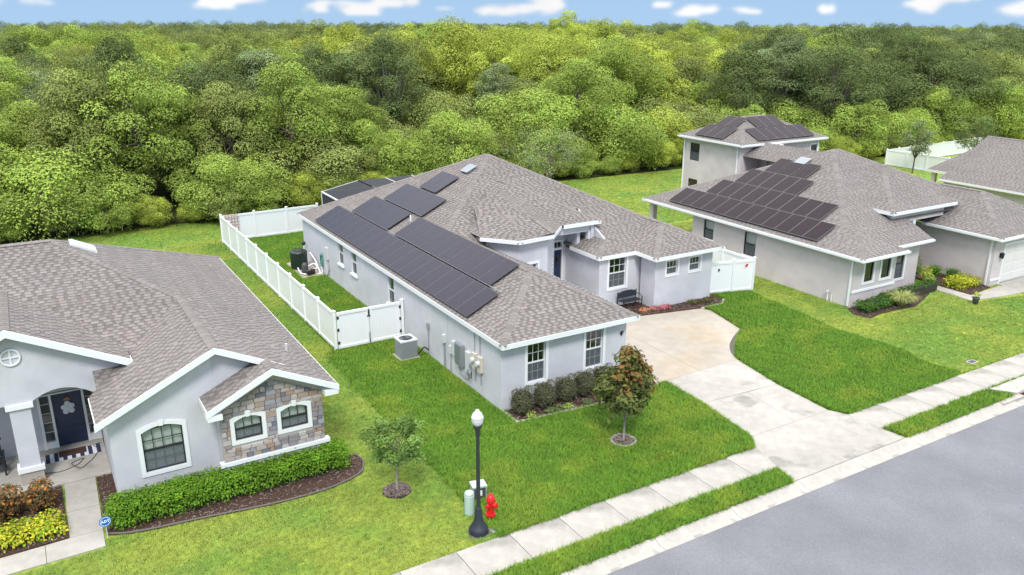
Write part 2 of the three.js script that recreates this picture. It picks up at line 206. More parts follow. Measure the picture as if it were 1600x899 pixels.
// ───────────── roofs: planes over the plan, laid with single shingles ─────────────
const P45 = 0.485;
const plane = (px, pz, dx, dz, h, p = P45) => { const n = Math.hypot(dx, dz); dx /= n; dz /= n; return { px, pz, dx, dz, h, p, at: (x, z) => h + p * ((x - px) * dx + (z - pz) * dz) }; };
const SH = { taupe: { light: [0.226, 0.2, 0.186], dark: [0.146, 0.127, 0.117], mix: 0.05 }, warm: { light: [0.228, 0.202, 0.188], dark: [0.154, 0.135, 0.125], mix: 0.05 }, grey: { light: [0.22, 0.196, 0.183], dark: [0.156, 0.138, 0.129], mix: 0.05 } };
function roof(house, faces, pal, seed, singles = 0) {
  const rnd = RNG(seed), tabs = [], deck = [];
  for (const { pl, poly } of faces) {
    const k = 1 / Math.hypot(1, pl.p), ux = -pl.dz, uz = pl.dx, N = [-pl.p * pl.dx * k, k, -pl.p * pl.dz * k];
    const us = poly.map(([x, z]) => [(x - pl.px) * ux + (z - pl.pz) * uz, (x - pl.px) * pl.dx + (z - pl.pz) * pl.dz]);
    const area = us.reduce((s, a, i) => { const b = us[(i + 1) % us.length]; return s + a[0] * b[1] - b[0] * a[1]; }, 0);
    if (area < 0) us.reverse();
    const pos = (u, s, l) => [pl.px + ux * u + pl.dx * s + N[0] * l, pl.h + pl.p * s + N[1] * l, pl.pz + uz * u + pl.dz * s + N[2] * l];
    const dg = new THREE.BufferGeometry(), dp = [], dn = [], du = [];
    for (let i = 1; i + 1 < us.length; i++) for (const q of [us[0], us[i], us[i + 1]]) { dp.push(...pos(q[0], q[1], -0.02)); dn.push(...N); du.push(q[0], q[1]); }
    dg.setAttribute('position', new THREE.Float32BufferAttribute(dp, 3)); dg.setAttribute('normal', new THREE.Float32BufferAttribute(dn, 3)); dg.setAttribute('uv', new THREE.Float32BufferAttribute(du, 2)); deck.push(dg);
    const E = 0.14 * k, u0 = Math.min(...us.map((q) => q[0])), u1 = Math.max(...us.map((q) => q[0])), s0 = Math.min(...us.map((q) => q[1])), s1 = Math.max(...us.map((q) => q[1]));
    const edges = us.map((a, i) => { const b = us[(i + 1) % us.length]; return (q) => (b[0] - a[0]) * (q[1] - a[1]) - (b[1] - a[1]) * (q[0] - a[0]); });
    let phase = rnd() * 0.3;
    for (let r = Math.floor(s0 / E); r * E < s1; r++) {
      phase = (phase + 0.11 + 0.1 * rnd()) % 0.3; let u = u0 - phase, dark = true; const a = r * E, b = a + E, tone = 0.94 + 0.12 * rnd();
      while (u < u1) {
        const w = dark ? 0.1 + 0.07 * rnd() : 0.13 + 0.1 * rnd(), v = u + w;
        let q = [[u, a], [v, a], [v, b], [u, b]], whole = true;
        for (const f of edges) if (q.some((c) => f(c) < 0)) { whole = false; break; }
        if (!whole) for (const f of edges) { if (q.length < 3) break; q = clipHalf(q, f); }
        if (q.length > 2) {
          const c0 = dark ? pal.dark : pal.light, big = 0.9 + 0.22 * fbm(pos(u, a, 0)[0] * 0.35 + 50, pos(u, a, 0)[2] * 0.35 + 90, 3, 0, seed), t = tone * big * (0.9 + 0.2 * rnd()), h = (rnd() - 0.5) * 0.05;
          tabs.push({ q, a, b, lift: dark ? 0.009 : 0.017, col: [c0[0] * t * (1 + h), c0[1] * t, c0[2] * t * (1 - h)], pos, N, whole, E });
        }
        u = v; dark = rnd() < pal.mix ? dark : !dark;
      }
    }
  }
  const root = part('roof', deck, M.deck, house);
  const lay = (list, thick) => {
    const p = [], n = [], c = [], uv = [];
    const tri = (A, B, C, N, col, uvs) => { p.push(...A, ...B, ...C); n.push(...N, ...N, ...N); c.push(...col, ...col, ...col); uv.push(...(uvs ?? [0, 0, 0.3, 0, 0.3, 0.15])); };
    for (const t of list) {
      const L = (s) => lerp(t.lift, 0.003, clamp((s - t.a) / t.E)), P = t.q.map((x) => t.pos(x[0], x[1], L(x[1]))), Q = t.q.map((x) => t.pos(x[0], x[1], thick ? L(x[1]) - 0.008 : -0.01));
      for (let i = 1; i + 1 < P.length; i++) { tri(P[0], P[i], P[i + 1], t.N, t.col, [t.q[0], t.q[i], t.q[i + 1]].flat()); if (thick) tri(Q[0], Q[i + 1], Q[i], t.N.map((x) => -x), t.col); }
      for (let i = 0; i < P.length; i++) {
        const j = (i + 1) % P.length, low = Math.abs(t.q[i][1] - t.a) < 1e-4 && Math.abs(t.q[j][1] - t.a) < 1e-4;
        if (!thick && !low) continue;
        const e1 = new THREE.Vector3(...P[j]).sub(new THREE.Vector3(...P[i])), nn = e1.cross(new THREE.Vector3(...t.N)).normalize().toArray();
        tri(P[i], Q[i], Q[j], nn, t.col); tri(P[i], Q[j], P[j], nn, t.col);
      }
    }
    const g = new THREE.BufferGeometry(); for (const [k, a, s] of [['position', p, 3], ['normal', n, 3], ['color', c, 3], ['uv', uv, 2]]) g.setAttribute(k, new THREE.Float32BufferAttribute(a, s)); return g;
  };
  if (singles) {
    for (const t of tabs) { const q = t.pos(t.q[0][0], t.q[0][1], 0); t.d = (t.whole ? 0 : 1e6) + (q[0] - CAM.x) ** 2 + (q[1] - CAM.y) ** 2 + (q[2] - CAM.z) ** 2; }
    tabs.sort((a, b) => a.d - b.d);
    for (const t of tabs.slice(0, singles)) part('shingle', lay([t], true), M.shingle, root);
  }
  const f = part('shingle_field', lay(tabs.slice(singles)), M.shingle, root); f.userData.kind = 'stuff';
  return root;
}
function caps(root, lines, pal, seed, drop = 0.055) {
  const rnd = RNG(seed), p = [], c = [], uv = [];
  for (const [a, b] of lines) {
    const A = new THREE.Vector3(...a), B = new THREE.Vector3(...b); if (A.y > B.y) { const t = A.clone(); A.copy(B); B.copy(t); }
    const d = B.clone().sub(A), L = d.length(); d.normalize(); const side = new THREE.Vector3(d.z, 0, -d.x).normalize(), n = Math.max(1, Math.round(L / 0.2));
    for (let i = 0; i < n; i++) {
      const q0 = A.clone().addScaledVector(d, (L * i) / n), q1 = A.clone().addScaledVector(d, (L * (i + 1)) / n + 0.02), t = 0.78 + 0.26 * rnd(), col = pal.light.map((x) => x * t);
      for (const s of [-1, 1]) {
        const o = side.clone().multiplyScalar(0.15 * s), e0 = q0.clone().add(o).setY(q0.y - drop + 0.028), e1 = q1.clone().add(o).setY(q1.y - drop + 0.018), m0 = q0.clone().setY(q0.y + 0.034), m1 = q1.clone().setY(q1.y + 0.022);
        const f0 = e0.clone().setY(e0.y - 0.03), g0 = m0.clone().setY(m0.y - 0.03);
        for (const v of [m0, e0, e1, m0, e1, m1, m0, g0, f0, m0, f0, e0]) { p.push(v.x, v.y, v.z); c.push(...col); uv.push(v.x, v.z); }
      }
    }
  }
  const g = new THREE.BufferGeometry(); g.setAttribute('position', new THREE.Float32BufferAttribute(p, 3)); g.setAttribute('color', new THREE.Float32BufferAttribute(c, 3)); g.setAttribute('uv', new THREE.Float32BufferAttribute(uv, 2)); g.computeVertexNormals();
  const m = part('ridge_cap', g, M.shingle, root); m.userData.kind = 'stuff'; return m;
}
// level eave board + soffit; n = outward normal (nx,nz)
function eave(house, x0, z0, x1, z1, h, nx, nz, o = {}) {
  const { mat = M.trim, depth = 0.19, soffit = 0.36, gutter } = o, e = nz ? 0.029 : 0, xa = Math.min(x0, x1) - e, xb = Math.max(x0, x1) + e, za = Math.min(z0, z1), zb = Math.max(z0, z1);
  if (Math.abs(x1 - x0) > 0.01 && Math.abs(z1 - z0) > 0.01) { // canted
    part('fascia', beam([x0 + nx * 0.015, h - depth / 2, z0 + nz * 0.015], [x1 + nx * 0.015, h - depth / 2, z1 + nz * 0.015], 0.03, depth), mat, house); return;
  }
  part('fascia', nz ? box(xa, h - depth, za, xb, h + 0.004, za + 0.03 * nz) : box(xa, h - depth, za, xa + 0.03 * nx, h + 0.002, zb), mat, house);
  if (soffit) { const y = h - depth + (nz ? 0.012 : 0.017); part('soffit', nz ? box(xa + 0.03, y, za, xb - 0.03, y + 0.012, za - nz * soffit) : box(xa, y, za + 0.002, xa - nx * soffit, y + 0.012, zb - 0.002), mat, house); }
  if (gutter) { const B = (y0, o0, y1, o1) => nz ? box(xa, y0, za + nz * o0, xb, y1, za + nz * o1) : box(xa + nx * o0, y0, za, xa + nx * o1, y1, zb); part('gutter', [B(h - 0.125, 0.033, h - 0.118, 0.125), B(h - 0.125, 0.126, h - 0.005, 0.133)], M.trim, house); }
}
// solar panel lying on plane pl; u along the eave (world axis), s up the plan slope
const panelGeo = { glass: new THREE.BoxGeometry(0.956, 0.006, 1.6).translate(0, 0.003, 0), frame: merge([box(-0.494, -0.032, -0.815, -0.478, 0.004, 0.815), box(0.478, -0.032, -0.815, 0.494, 0.004, 0.815), box(-0.478, -0.032, -0.815, 0.478, 0.004, -0.8), box(-0.478, -0.032, 0.8, 0.478, 0.004, 0.815), box(-0.47, -0.03, -0.79, 0.47, -0.002, 0.79)]) };
function panel(house, pl, x, z, glass) {
  const rim = glass === M.panelBrown ? M.panelEdge : M.panelFrame;
  const k = 1 / Math.hypot(1, pl.p), Z = new THREE.Vector3(pl.dx * k, pl.p * k, pl.dz * k), X = new THREE.Vector3(-pl.dz, 0, pl.dx), Y = Z.clone().cross(X);
  if (Y.y < 0) { X.negate(); Y.negate(); }
  const q = new THREE.Vector3(x, pl.at(x, z), z).addScaledVector(Y, 0.14);
  const f = part('solar_panel', panelGeo.frame, rim, house); f.applyMatrix4(new THREE.Matrix4().makeBasis(X, Y, Z).setPosition(q));
  part('glass', panelGeo.glass, glass, f); return f;
}

// ───────────── ground, road, kerb, pavement, driveway ─────────────
const KZ = -15.6, KF = -15.02, SW0 = -17.87, SW1 = -16.46;
{
  structure('ground', flat([[-700, -900], [1100, -900], [1100, KZ + 0.015], [-700, KZ + 0.015]], -0.012), M.lawnMown);
  structure('road', flat([[-300, KF + 0.005], [-300, -4], [500, -4], [500, KF + 0.005]], -0.085), M.asphalt);
  structure('road_verge', flat([[-300, -4.005], [-300, 60], [500, 60], [500, -4.005]], -0.08), M.lawnMown);
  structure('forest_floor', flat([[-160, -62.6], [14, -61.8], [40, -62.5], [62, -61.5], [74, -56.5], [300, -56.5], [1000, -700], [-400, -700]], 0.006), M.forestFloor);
  const kb = structure('kerb'), prof = [[0, 0.012], [0.04, 0.016], [0.1, 0.005], [0.3, -0.085], [0.36, -0.094], [0.58, -0.078], [0.58, -0.2], [0, -0.2]];
  const seg = (x0, x1) => new THREE.ExtrudeGeometry(toShape(prof), { depth: x1 - x0, bevelEnabled: false }).rotateY(-Math.PI / 2).translate(0, 0, 0).scale(-1, 1, 1);
  const segGeo = (L) => { const s = toShape(prof), g = new THREE.ExtrudeGeometry(s, { depth: L, bevelEnabled: false }); const p = g.attributes.position; for (let i = 0; i < p.count; i++) { const x = p.getX(i), y = p.getY(i), z = p.getZ(i); p.setXYZ(i, L - z, y, x); } g.computeVertexNormals(); return g; };
  const kg = segGeo(3.034);
  for (let i = 0; i < 21; i++) { const x = 1.95 + i * 3.05; if (x > 31.6 && x < 35.5) continue; part('kerb_segment', kg, M.kerb, kb).position.set(x, 0, KZ); }
  part('kerb_bed', box(-5, -0.3, KZ + 0.01, 66, -0.11, KF - 0.01), M.jointDirt, kb);
  const sw = structure('sidewalk'), slab = (x0, x1) => part('slab', box(x0 + 0.011, -0.08, SW0, x1 - 0.011, 0.022, SW1), M.concrete, sw);
  const sx = []; for (let x = 1.98; x < 20; x += 1.725) sx.push(x); sx.push(20.66);
  for (let i = 0; i + 1 < sx.length; i++) slab(sx[i], sx[i + 1]);
  for (let i = 0; i < 20; i++) slab(25.62 + i * 1.725, 25.62 + (i + 1) * 1.725);
  part('joint_bed', [box(1.9, -0.1, SW0 + 0.01, 20.6, 0.004, SW1 - 0.01), box(25.7, -0.1, SW0 + 0.01, 60, 0.004, SW1 - 0.01)], M.jointDirt, sw);
  const dw = structure('driveway');
  const S = (poly, mat = M.concrete, y = 0.024) => part('slab', flat(poly, y, null, 0.1), mat, dw);
  S([[20.05, KZ - 0.02], [25.85, KZ - 0.02], [25.62, SW0], [25.26, -18.49], [21.17, -18.49], [20.68, SW0]]);
  S([[21.175, -18.505], [23.42, -18.505], [23.76, -21.24], [21.5, -21.4]]); S([[23.432, -18.505], [25.25, -18.505], [25.4, -21.17], [23.772, -21.235]]);
  S([[21.5, -21.412], [25.4, -21.18], [25.86, -23.83], [21.62, -23.76]]);
  const arc = []; for (let i = 0; i <= 8; i++) { const t = i / 8, u = 1 - t; arc.push([u * u * 25.87 + 2 * u * t * 26.25 + t * t * 28.75, -(u * u * 23.84 + 2 * u * t * 25.35 + t * t * 26.5)]); }
  S([[21.0, -23.775], [23.6, -23.795], [23.6, -32.1], [20.28, -32.1], [20.28, -24.7], [20.8, -24.1]], M.padConcrete);
  S([[23.614, -23.8], ...arc, [29.4, -29.25], [29.2, -29.7], [26.2, -30.3], [25.5, -30.45], [24.3, -31], [23.614, -32.1]], M.padConcrete);
  part('joint_bed', flat([[20.3, -15.7], [25.6, -15.7], [25.2, -18.5], [25.8, -23.8], [28.5, -26.5], [29.1, -29.5], [24, -30.8], [20.4, -31.9], [20.4, -24.7], [21.7, -23.7], [21.2, -18.5]], 0.006), M.jointDirt, dw);
  // storm inlet let into the kerb
  const g = thing('storm_inlet', 'concrete storm drain inlet box with dark red throat in the kerb', 'drain');
  part('cover_slab', flat([[32.3, -16.35], [35.6, -16.35], [35.6, KZ + 0.02], [32.9, KZ + 0.02]], 0.11, null, 0.1), M.kerb, g);
  part('throat', box(33.1, -0.19, KZ - 0.3, 35.3, 0.008, KZ + 0.01), std(lin(0.13, 0.035, 0.03)), g);
  part('apron', box(31.65, -0.2, KZ + 0.24, 35.49, -0.09, KF), M.kerb, g);
  part('wing', [box(31.65, -0.18, KZ - 0.04, 33.09, 0.02, KZ + 0.235)], M.kerb, g);
  rebase(g, 33.9, KZ);
  const w = thing('valve_cover', 'small grey utility cover sunk in the lawn by the right sidewalk', 'cover');
  part('collar', box(34.35, -0.02, -18.62, 34.85, 0.025, -18.3), M.concrete, w); part('lid', box(34.43, 0.025, -18.56, 34.77, 0.034, -18.36), M.darkGrey, w); rebase(w, 34.6, -18.45);
}

// ───────────── the grey house with the solar roof ─────────────
{
  const H = thing('grey_house', 'pale grey stucco house with hip roofs and a large dark solar array, centre', 'house');
  const e = 2.9, wt = e - 0.185;
  const ML = plane(14.2, -24.4, 1, 0, e), MR = plane(31.2, -30.46, -1, 0, e), MB = plane(14.2, -49.3, 0, 1, e), MF = plane(31.2, -32.05, 0, -1, e), GF = plane(14.2, -24.4, 0, -1, e), GR = plane(20.6, -24.4, -1, 0, e), WL = plane(26.6, -30.46, 1, 0, e), WF = plane(26.6, -30.46, 0, -1, e), BL = plane(24.25, -32.05, 1, 0, e);
  const gx = 17.4, gh = 3.2, ga = [gx, -27.6], pk1 = [22.7, -40.55], pk2 = [22.7, -40.8];
  // entry tower with a canted bay
  const he = 4.3, E0 = [18.46, -33.86], E1 = [19.76, -32.28], E2 = [21.82, -32.5], E3 = [23.3, -34.0], E4 = [25.6, -33.6], ex = 22.03, eh = 3.57;
  const EL = plane(18.46, -34, 1, 0, he), ER = plane(25.6, -34, -1, 0, he), EF = plane(23.3, -33.8, 0, -1, he), BC = plane(19.11, -33.07, 0.77, -0.64, he), BF = plane(20.8, -32.39, 0.1, -1, he), BR = plane(22.56, -33.25, -0.71, -0.71, he);
  const clipBy = (P, lo, hi) => clipHalf(P, ([x, z]) => hi.at(x, z) - lo.at(x, z)); // keep where lo is below hi
  const faces = [
    { pl: ML, poly: [[14.2, -24.4], [gx, -27.6], [gx, -35.25], [14.2, -35.25]] }, { pl: ML, poly: [[14.2, -35.25], [gx, -35.25], pk1, pk2, [14.2, -49.3]] },
    { pl: GF, poly: [[14.2, -24.4], [20.6, -24.4], ga] },
    { pl: GR, poly: [[20.6, -24.4], [20.6, -35.5], [gx, -35.5], ga] },
    { pl: MB, poly: [[14.2, -49.3], pk2, [31.2, -49.3]] },
    { pl: MR, poly: [[31.2, -30.46], [28.9, -32.76], [28.9, -34.35], [31.2, -34.35]] }, { pl: MR, poly: [[31.2, -34.35], [28.9, -34.35], pk1, pk2, [31.2, -49.3]] },
    { pl: WF, poly: [[26.6, -30.46], [31.2, -30.46], [28.9, -32.76]] },
    { pl: WL, poly: [[26.6, -30.46], [28.9, -32.76], [28.9, -34.35], [26.6, -32.05]] },
    { pl: MF, poly: [[24.25, -32.05], [25.35, -32.05], [25.35, -33.15]] }, { pl: MF, poly: [[25.35, -32.05], [26.6, -32.05], [28.9, -34.35], [27.725, -35.525], [25.35, -35.525]] }, { pl: MF, poly: [[17.4, -35.25], [19.2, -33.45], [19.2, -35.5], [17.65, -35.5]] },
    { pl: MF, poly: [[27.725, -35.525], pk1, [17.66, -35.51], [18.2, -35.5]] },
    { pl: BL, poly: [[24.25, -32.05], [25.35, -33.15], [25.35, -37], [24.25, -37]] },
  ];
  // entry hip: right hip, front plane (behind the bay), left plane
  const box4 = [[18.46, -38.6], [18.46, -33.8], [25.6, -33.8], [25.6, -38.6]];
  let f = clipBy(clipBy(box4, EF, EL), EF, ER); faces.push({ pl: EF, poly: f });
  f = clipBy(clipBy(box4, ER, EF), ER, EL); faces.push({ pl: ER, poly: f });
  f = clipBy(clipBy([[18.46, -38.6], [18.46, -33.86], [25.6, -33.86], [25.6, -38.6]], EL, EF), EL, ER); faces.push({ pl: EL, poly: f });
  // bay: three canted planes, running up until they die into the entry hip
  const bay = [E0, E1, E2, E3, [22.6, -36.2], [19.4, -36.2]];
  for (const [a, others] of [[BF, [BC, BR]], [BC, [BF, BR]], [BR, [BF, BC]]]) { let q = bay; for (const o of others) q = clipBy(q, a, o); q = clipHalf(q, ([x, z]) => a.at(x, z) - EL.at(x, z) + 2.2); if (q.length > 2) faces.push({ pl: a, poly: q }); }
  const R = roof(H, faces, SH.taupe, 11, 300);
  const v = (pl, q) => [q[0], pl.at(...q), q[1]], bayTop = clipBy(clipBy(bay, BF, BC), BF, BR);
  const hipPt = (A, B, q, d, t) => v(A, [q[0] + d[0] * t, q[1] + d[1] * t]);
  caps(R, [[v(ML, [14.2, -24.4]), v(ML, ga)], [v(GF, [20.6, -24.4]), v(ML, ga)], [v(ML, ga), v(ML, [gx, -34.9])], [v(ML, [17.4, -35.25]), v(ML, pk1)], [v(ML, [14.2, -49.3]), v(ML, pk2)], [v(MR, pk1), v(MR, [28.9, -34.35])], [v(MR, [28.9, -34.35]), v(MR, [28.9, -32.76])], [v(MR, [31.2, -30.46]), v(MR, [28.9, -32.76])], [v(WL, [26.6, -30.46]), v(WL, [28.9, -32.76])], [v(MB, [31.2, -49.3]), v(MB, pk2)], [v(BL, [24.25, -32.05]), v(BL, [25.35, -33.15])],
    [v(ER, [25.6, -33.8]), v(ER, [ex, -37.37])], [v(ER, [ex, -37.37]), v(ER, [ex, -38.3])], [v(BF, E1), v(BF, [20.35, -34.0])], [v(BF, E2), v(BF, [21.1, -34.3])]], SH.taupe, 12);
  for (const [x, z] of [[21.24, -40.12]]) { const m = plane(x, z, 1, 0, ML.at(x, z)), q = part('roof_vent', [box(-0.3, 0.02, -0.34, 0.3, 0.1, 0.34), box(-0.36, 0.1, -0.4, 0.36, 0.13, 0.4)], M.greyMetal, R); q.position.set(x, ML.at(x, z) + 0.02, z); q.rotation.z = Math.atan(P45); }
  part('vent_pipe', [cyl(17.0, ML.at(17, -38.66) - 0.05, -38.66, 0.04, 0.04, 0.38, 10)], M.trim, R);
  // eaves
  eave(H, 14.2, -24.4, 14.2, -49.3, e, -1, 0); eave(H, 14.2, -24.4, 20.6, -24.4, e, 0, 1, { soffit: 0.42 }); eave(H, 20.6, -24.4, 20.6, -33.6, e, 1, 0); eave(H, 14.2, -49.3, 31.2, -49.3, e, 0, -1);
  eave(H, 31.2, -30.46, 31.2, -49.3, e, 1, 0); eave(H, 26.6, -30.46, 31.2, -30.46, e, 0, 1, { soffit: 0.46 }); eave(H, 26.6, -30.49, 26.6, -32.02, e, -1, 0, { soffit: 0.3 }); eave(H, 24.25, -32.05, 26.57, -32.05, e, 0, 1, { soffit: 0.2 }); eave(H, 24.25, -32.08, 24.25, -34.6, e, -1, 0, { soffit: 0.2 });
  eave(H, ...E0, ...E1, he, -0.77, 0.64); eave(H, ...E1, ...E2, he, -0.1, 1); eave(H, ...E2, ...E3, he, 0.71, 0.71); eave(H, 23.3, -33.8, 25.6, -33.8, he, 0, 1, { soffit: 1.6 }); eave(H, 25.6, -33.83, 25.6, -36.4, he, 1, 0, { soffit: 0.3 });
  part('soffit', flat([E0, [E1[0] + 0.01, E1[1] - 0.02], [E2[0], E2[1] - 0.03], [E3[0] - 0.03, E3[1]], [22.9, -35.3], [18.8, -35.3]], he - 0.175, null, 0.012), M.trim, H);
  // walls
  const W = M.wallGrey, dh = (u0, u1, v0, v1, x = {}) => ({ u0, u1, v0, v1, cols: 3, up: 2, low: 2, screen: 1, ...x });
  let o = [dh(1.17, 2.0, 0.92, 2.52), dh(3.9, 4.75, 0.92, 2.5)], m = wall(H, 'front_wall', W, [14.35, -24.79], [20.28, -24.79], wt, o); o.forEach((q) => windowPart(H, m, q));
  o = [[6.35, 7.1, 1.42, 2.68], [8.35, 9.1, 1.38, 2.66], [13.3, 14.05, 1.2, 2.6]].map(([u0, u1, v0, v1]) => ({ u0, u1, v0, v1, trim: 0, sill: 1, mid: 0.5, screen: 1 }));
  m = wall(H, 'side_wall', W, [14.35, -48.95], [14.35, -24.99], wt, o); o.forEach((q) => windowPart(H, m, q));
  m = wall(H, 'garage_wall', W, [20.28, -24.99], [20.28, -33.4], wt, []);
  const gd = part('garage_door', lbox(m, 1.0, 0.02, 0.004, 5.9, 2.2, 0.05), M.trim, H); for (let i = 1; i < 4; i++) part('panel_joint', lbox(m, 1.0, 0.55 * i, 0.05, 5.9, 0.55 * i + 0.012, 0.054), M.greyMetal, gd);
  wall(H, 'rear_wall', W, [30.9, -48.95], [14.55, -48.95], wt); wall(H, 'side_wall', W, [30.9, -31.1], [30.9, -48.75], wt);
  o = [dh(0.72, 1.47, 1.72, 2.46, { low: 1, up: 1, trim: 0.1 }), dh(2.28, 3.03, 1.7, 2.44, { low: 1, up: 1, trim: 0.1 })]; m = wall(H, 'front_wall', W, [27.0, -30.9], [30.9, -30.9], wt, o); o.forEach((q) => windowPart(H, m, q));
  wall(H, 'return_wall', W, [27.0, -32.05], [27.0, -31.1], wt);
  o = [dh(0.62, 1.72, 1.05, 2.62)]; m = wall(H, 'front_wall', W, [24.45, -32.25], [27.2, -32.25], wt, o); o.forEach((q) => windowPart(H, m, q));
  wall(H, 'return_wall', W, [24.45, -35.5], [24.45, -32.45], 2.68);
  wall(H, 'tower_wall', W, [25.3, -33.95], [25.3, -38], [[0, 2.9], [4, 2.9], [4, 4.12], [0, 4.12]]);
  part('tower_wall', box(24.46, 2.9, -36, 24.66, 4.12, -34.3), W, H);
  wall(H, 'tower_wall', W, [25.34, -35.5], [25.34, -33.15], [[0, 3.3], [2.35, 3.3], [2.35, 3.45], [0, 4.59]], [], 0.05);
  // entry: header, bay and door wall
  part('porch_header', box(23.0, 3.72, -34.35, 25.3, 4.118, -34.05), W, H); part('porch_post', box(25.02, 3.0, -34.3, 25.3, 3.72, -34.05), M.trim, H);
  part('rake_trim', beam([25.35, 3.9, -33.98], [25.35, 3.46, -33.08], 0.04, 0.1), M.trim, H);
  const bw = [[18.85, -33.95], [19.95, -32.65], [21.66, -32.82], [22.95, -34.15], [22.95, -35.5]];
  for (let i = 0; i < 4; i++) {
    const q = i === 1 ? [{ u0: 0.15, u1: 1.1, v0: 1.2, v1: 2.92, cols: 2, up: 2, low: 2, trim: 0.11 }] : [];
    m = wall(H, 'bay_wall', W, bw[i], bw[i + 1], 4.12, q, 0.15); q.forEach((x) => windowPart(H, m, x));
    if (i === 2) { part('address_plaque', lbox(m, 1.25, 1.75, 0.003, 1.42, 2.7, 0.02), M.trim, H); for (let k = 0; k < 4; k++) part('address_mark', lbox(m, 1.3, 1.83 + k * 0.22, 0.021, 1.37, 1.93 + k * 0.22, 0.026), M.greyMetal, H); }
  }
  o = [{ u0: 0.3, u1: 1.32, v0: 0, v1: 3.1 }]; m = wall(H, 'entry_wall', W, [22.95, -35.3], [24.45, -35.3], 4.12, o);
  const df = part('door_frame', [lbox(m, 0.3, 0.1, -0.15, 0.37, 3.09, 0.03), lbox(m, 1.25, 0.1, -0.15, 1.319, 3.09, 0.03), lbox(m, 0.37, 2.56, -0.15, 1.25, 2.68, 0.03), lbox(m, 0.37, 3.0, -0.15, 1.25, 3.09, 0.03)], M.trim, H);
  part('door', [lbox(m, 0.372, 0.12, -0.1, 1.248, 2.558, -0.05), lbox(m, 0.5, 0.4, -0.05, 1.12, 1.2, -0.035), lbox(m, 0.5, 1.35, -0.05, 1.12, 2.4, -0.035)], M.doorNavy, H);
  for (let i = 0; i < 4; i++) part('transom_pane', lbox(m, 0.38 + i * 0.217, 2.69, -0.1, 0.575 + i * 0.217, 2.99, -0.09), M.glass, df);
  part('transom_bar', [1, 2, 3].map((i) => lbox(m, 0.36 + i * 0.217, 2.68, -0.11, 0.378 + i * 0.217, 3.0, -0.08)), M.trim, df);
  const wr = thing('door_wreath', 'dark round wreath hanging on the navy front door of the grey house', 'wreath'); part('ring', new THREE.TorusGeometry(0.2, 0.06, 8, 22).translate(0.81, 2.0, 0.03).applyMatrix4(m), M.black, wr); rebase(wr, 23.76, -35.28, 2);
  part('floor_slab', box(14.5, 0.0, -48.8, 20.2, 0.1, -24.95), M.room, H); part('floor_slab', box(20.2, 0.0, -48.8, 30.8, 0.101, -35.5), M.room, H); part('porch_floor', box(20.4, 0.0, -35.49, 24.4, 0.1, -32.2), M.concrete, H); part('floor_slab', box(24.6, 0, -35.4, 30.8, 0.1, -32.35), M.room, H);
  part('ceiling', [box(14.5, 2.64, -48.8, 20.2, 2.68, -25), box(24.7, 2.64, -48.8, 30.8, 2.68, -32.4)], M.room, H);
  // solar array
  for (const [n, x, z0, z1] of [[19, 15.07, -46.2, -27.35], [5, 16.62, -44.24, -39.19], [10, 16.62, -38.15, -28.32], [5, 18.17, -43.2, -38.16], [2, 19.76, -41.81, -39.77]]) for (let i = 0; i < n; i++) panel(H, ML, x, lerp(z0, z1, (i + 0.5) / n), M.panelGlass);
  for (const [z0, z1, x] of [[-46.2, -27.35, 15.845], [-43.2, -38.16, 17.39]]) part('array_rail', beam([x, ML.at(x, 0) + 0.15, z0], [x, ML.at(x, 0) + 0.15, z1], 0.03, 0.02), M.greyMetal, H);
  // wall ornament
  const L = thing('wall_ornament', 'small dark metal ornament on the garage wall near its right corner', 'ornament'); part('body', [box(20.0, 2.02, -24.788, 20.06, 2.2, -24.75), box(19.94, 2.1, -24.788, 20.12, 2.13, -24.755), box(19.97, 2.17, -24.788, 20.15, 2.2, -24.757)], M.black, L); rebase(L, 20.03, -24.78, 2.05);
  rebase(H, 22.5, -37);
}

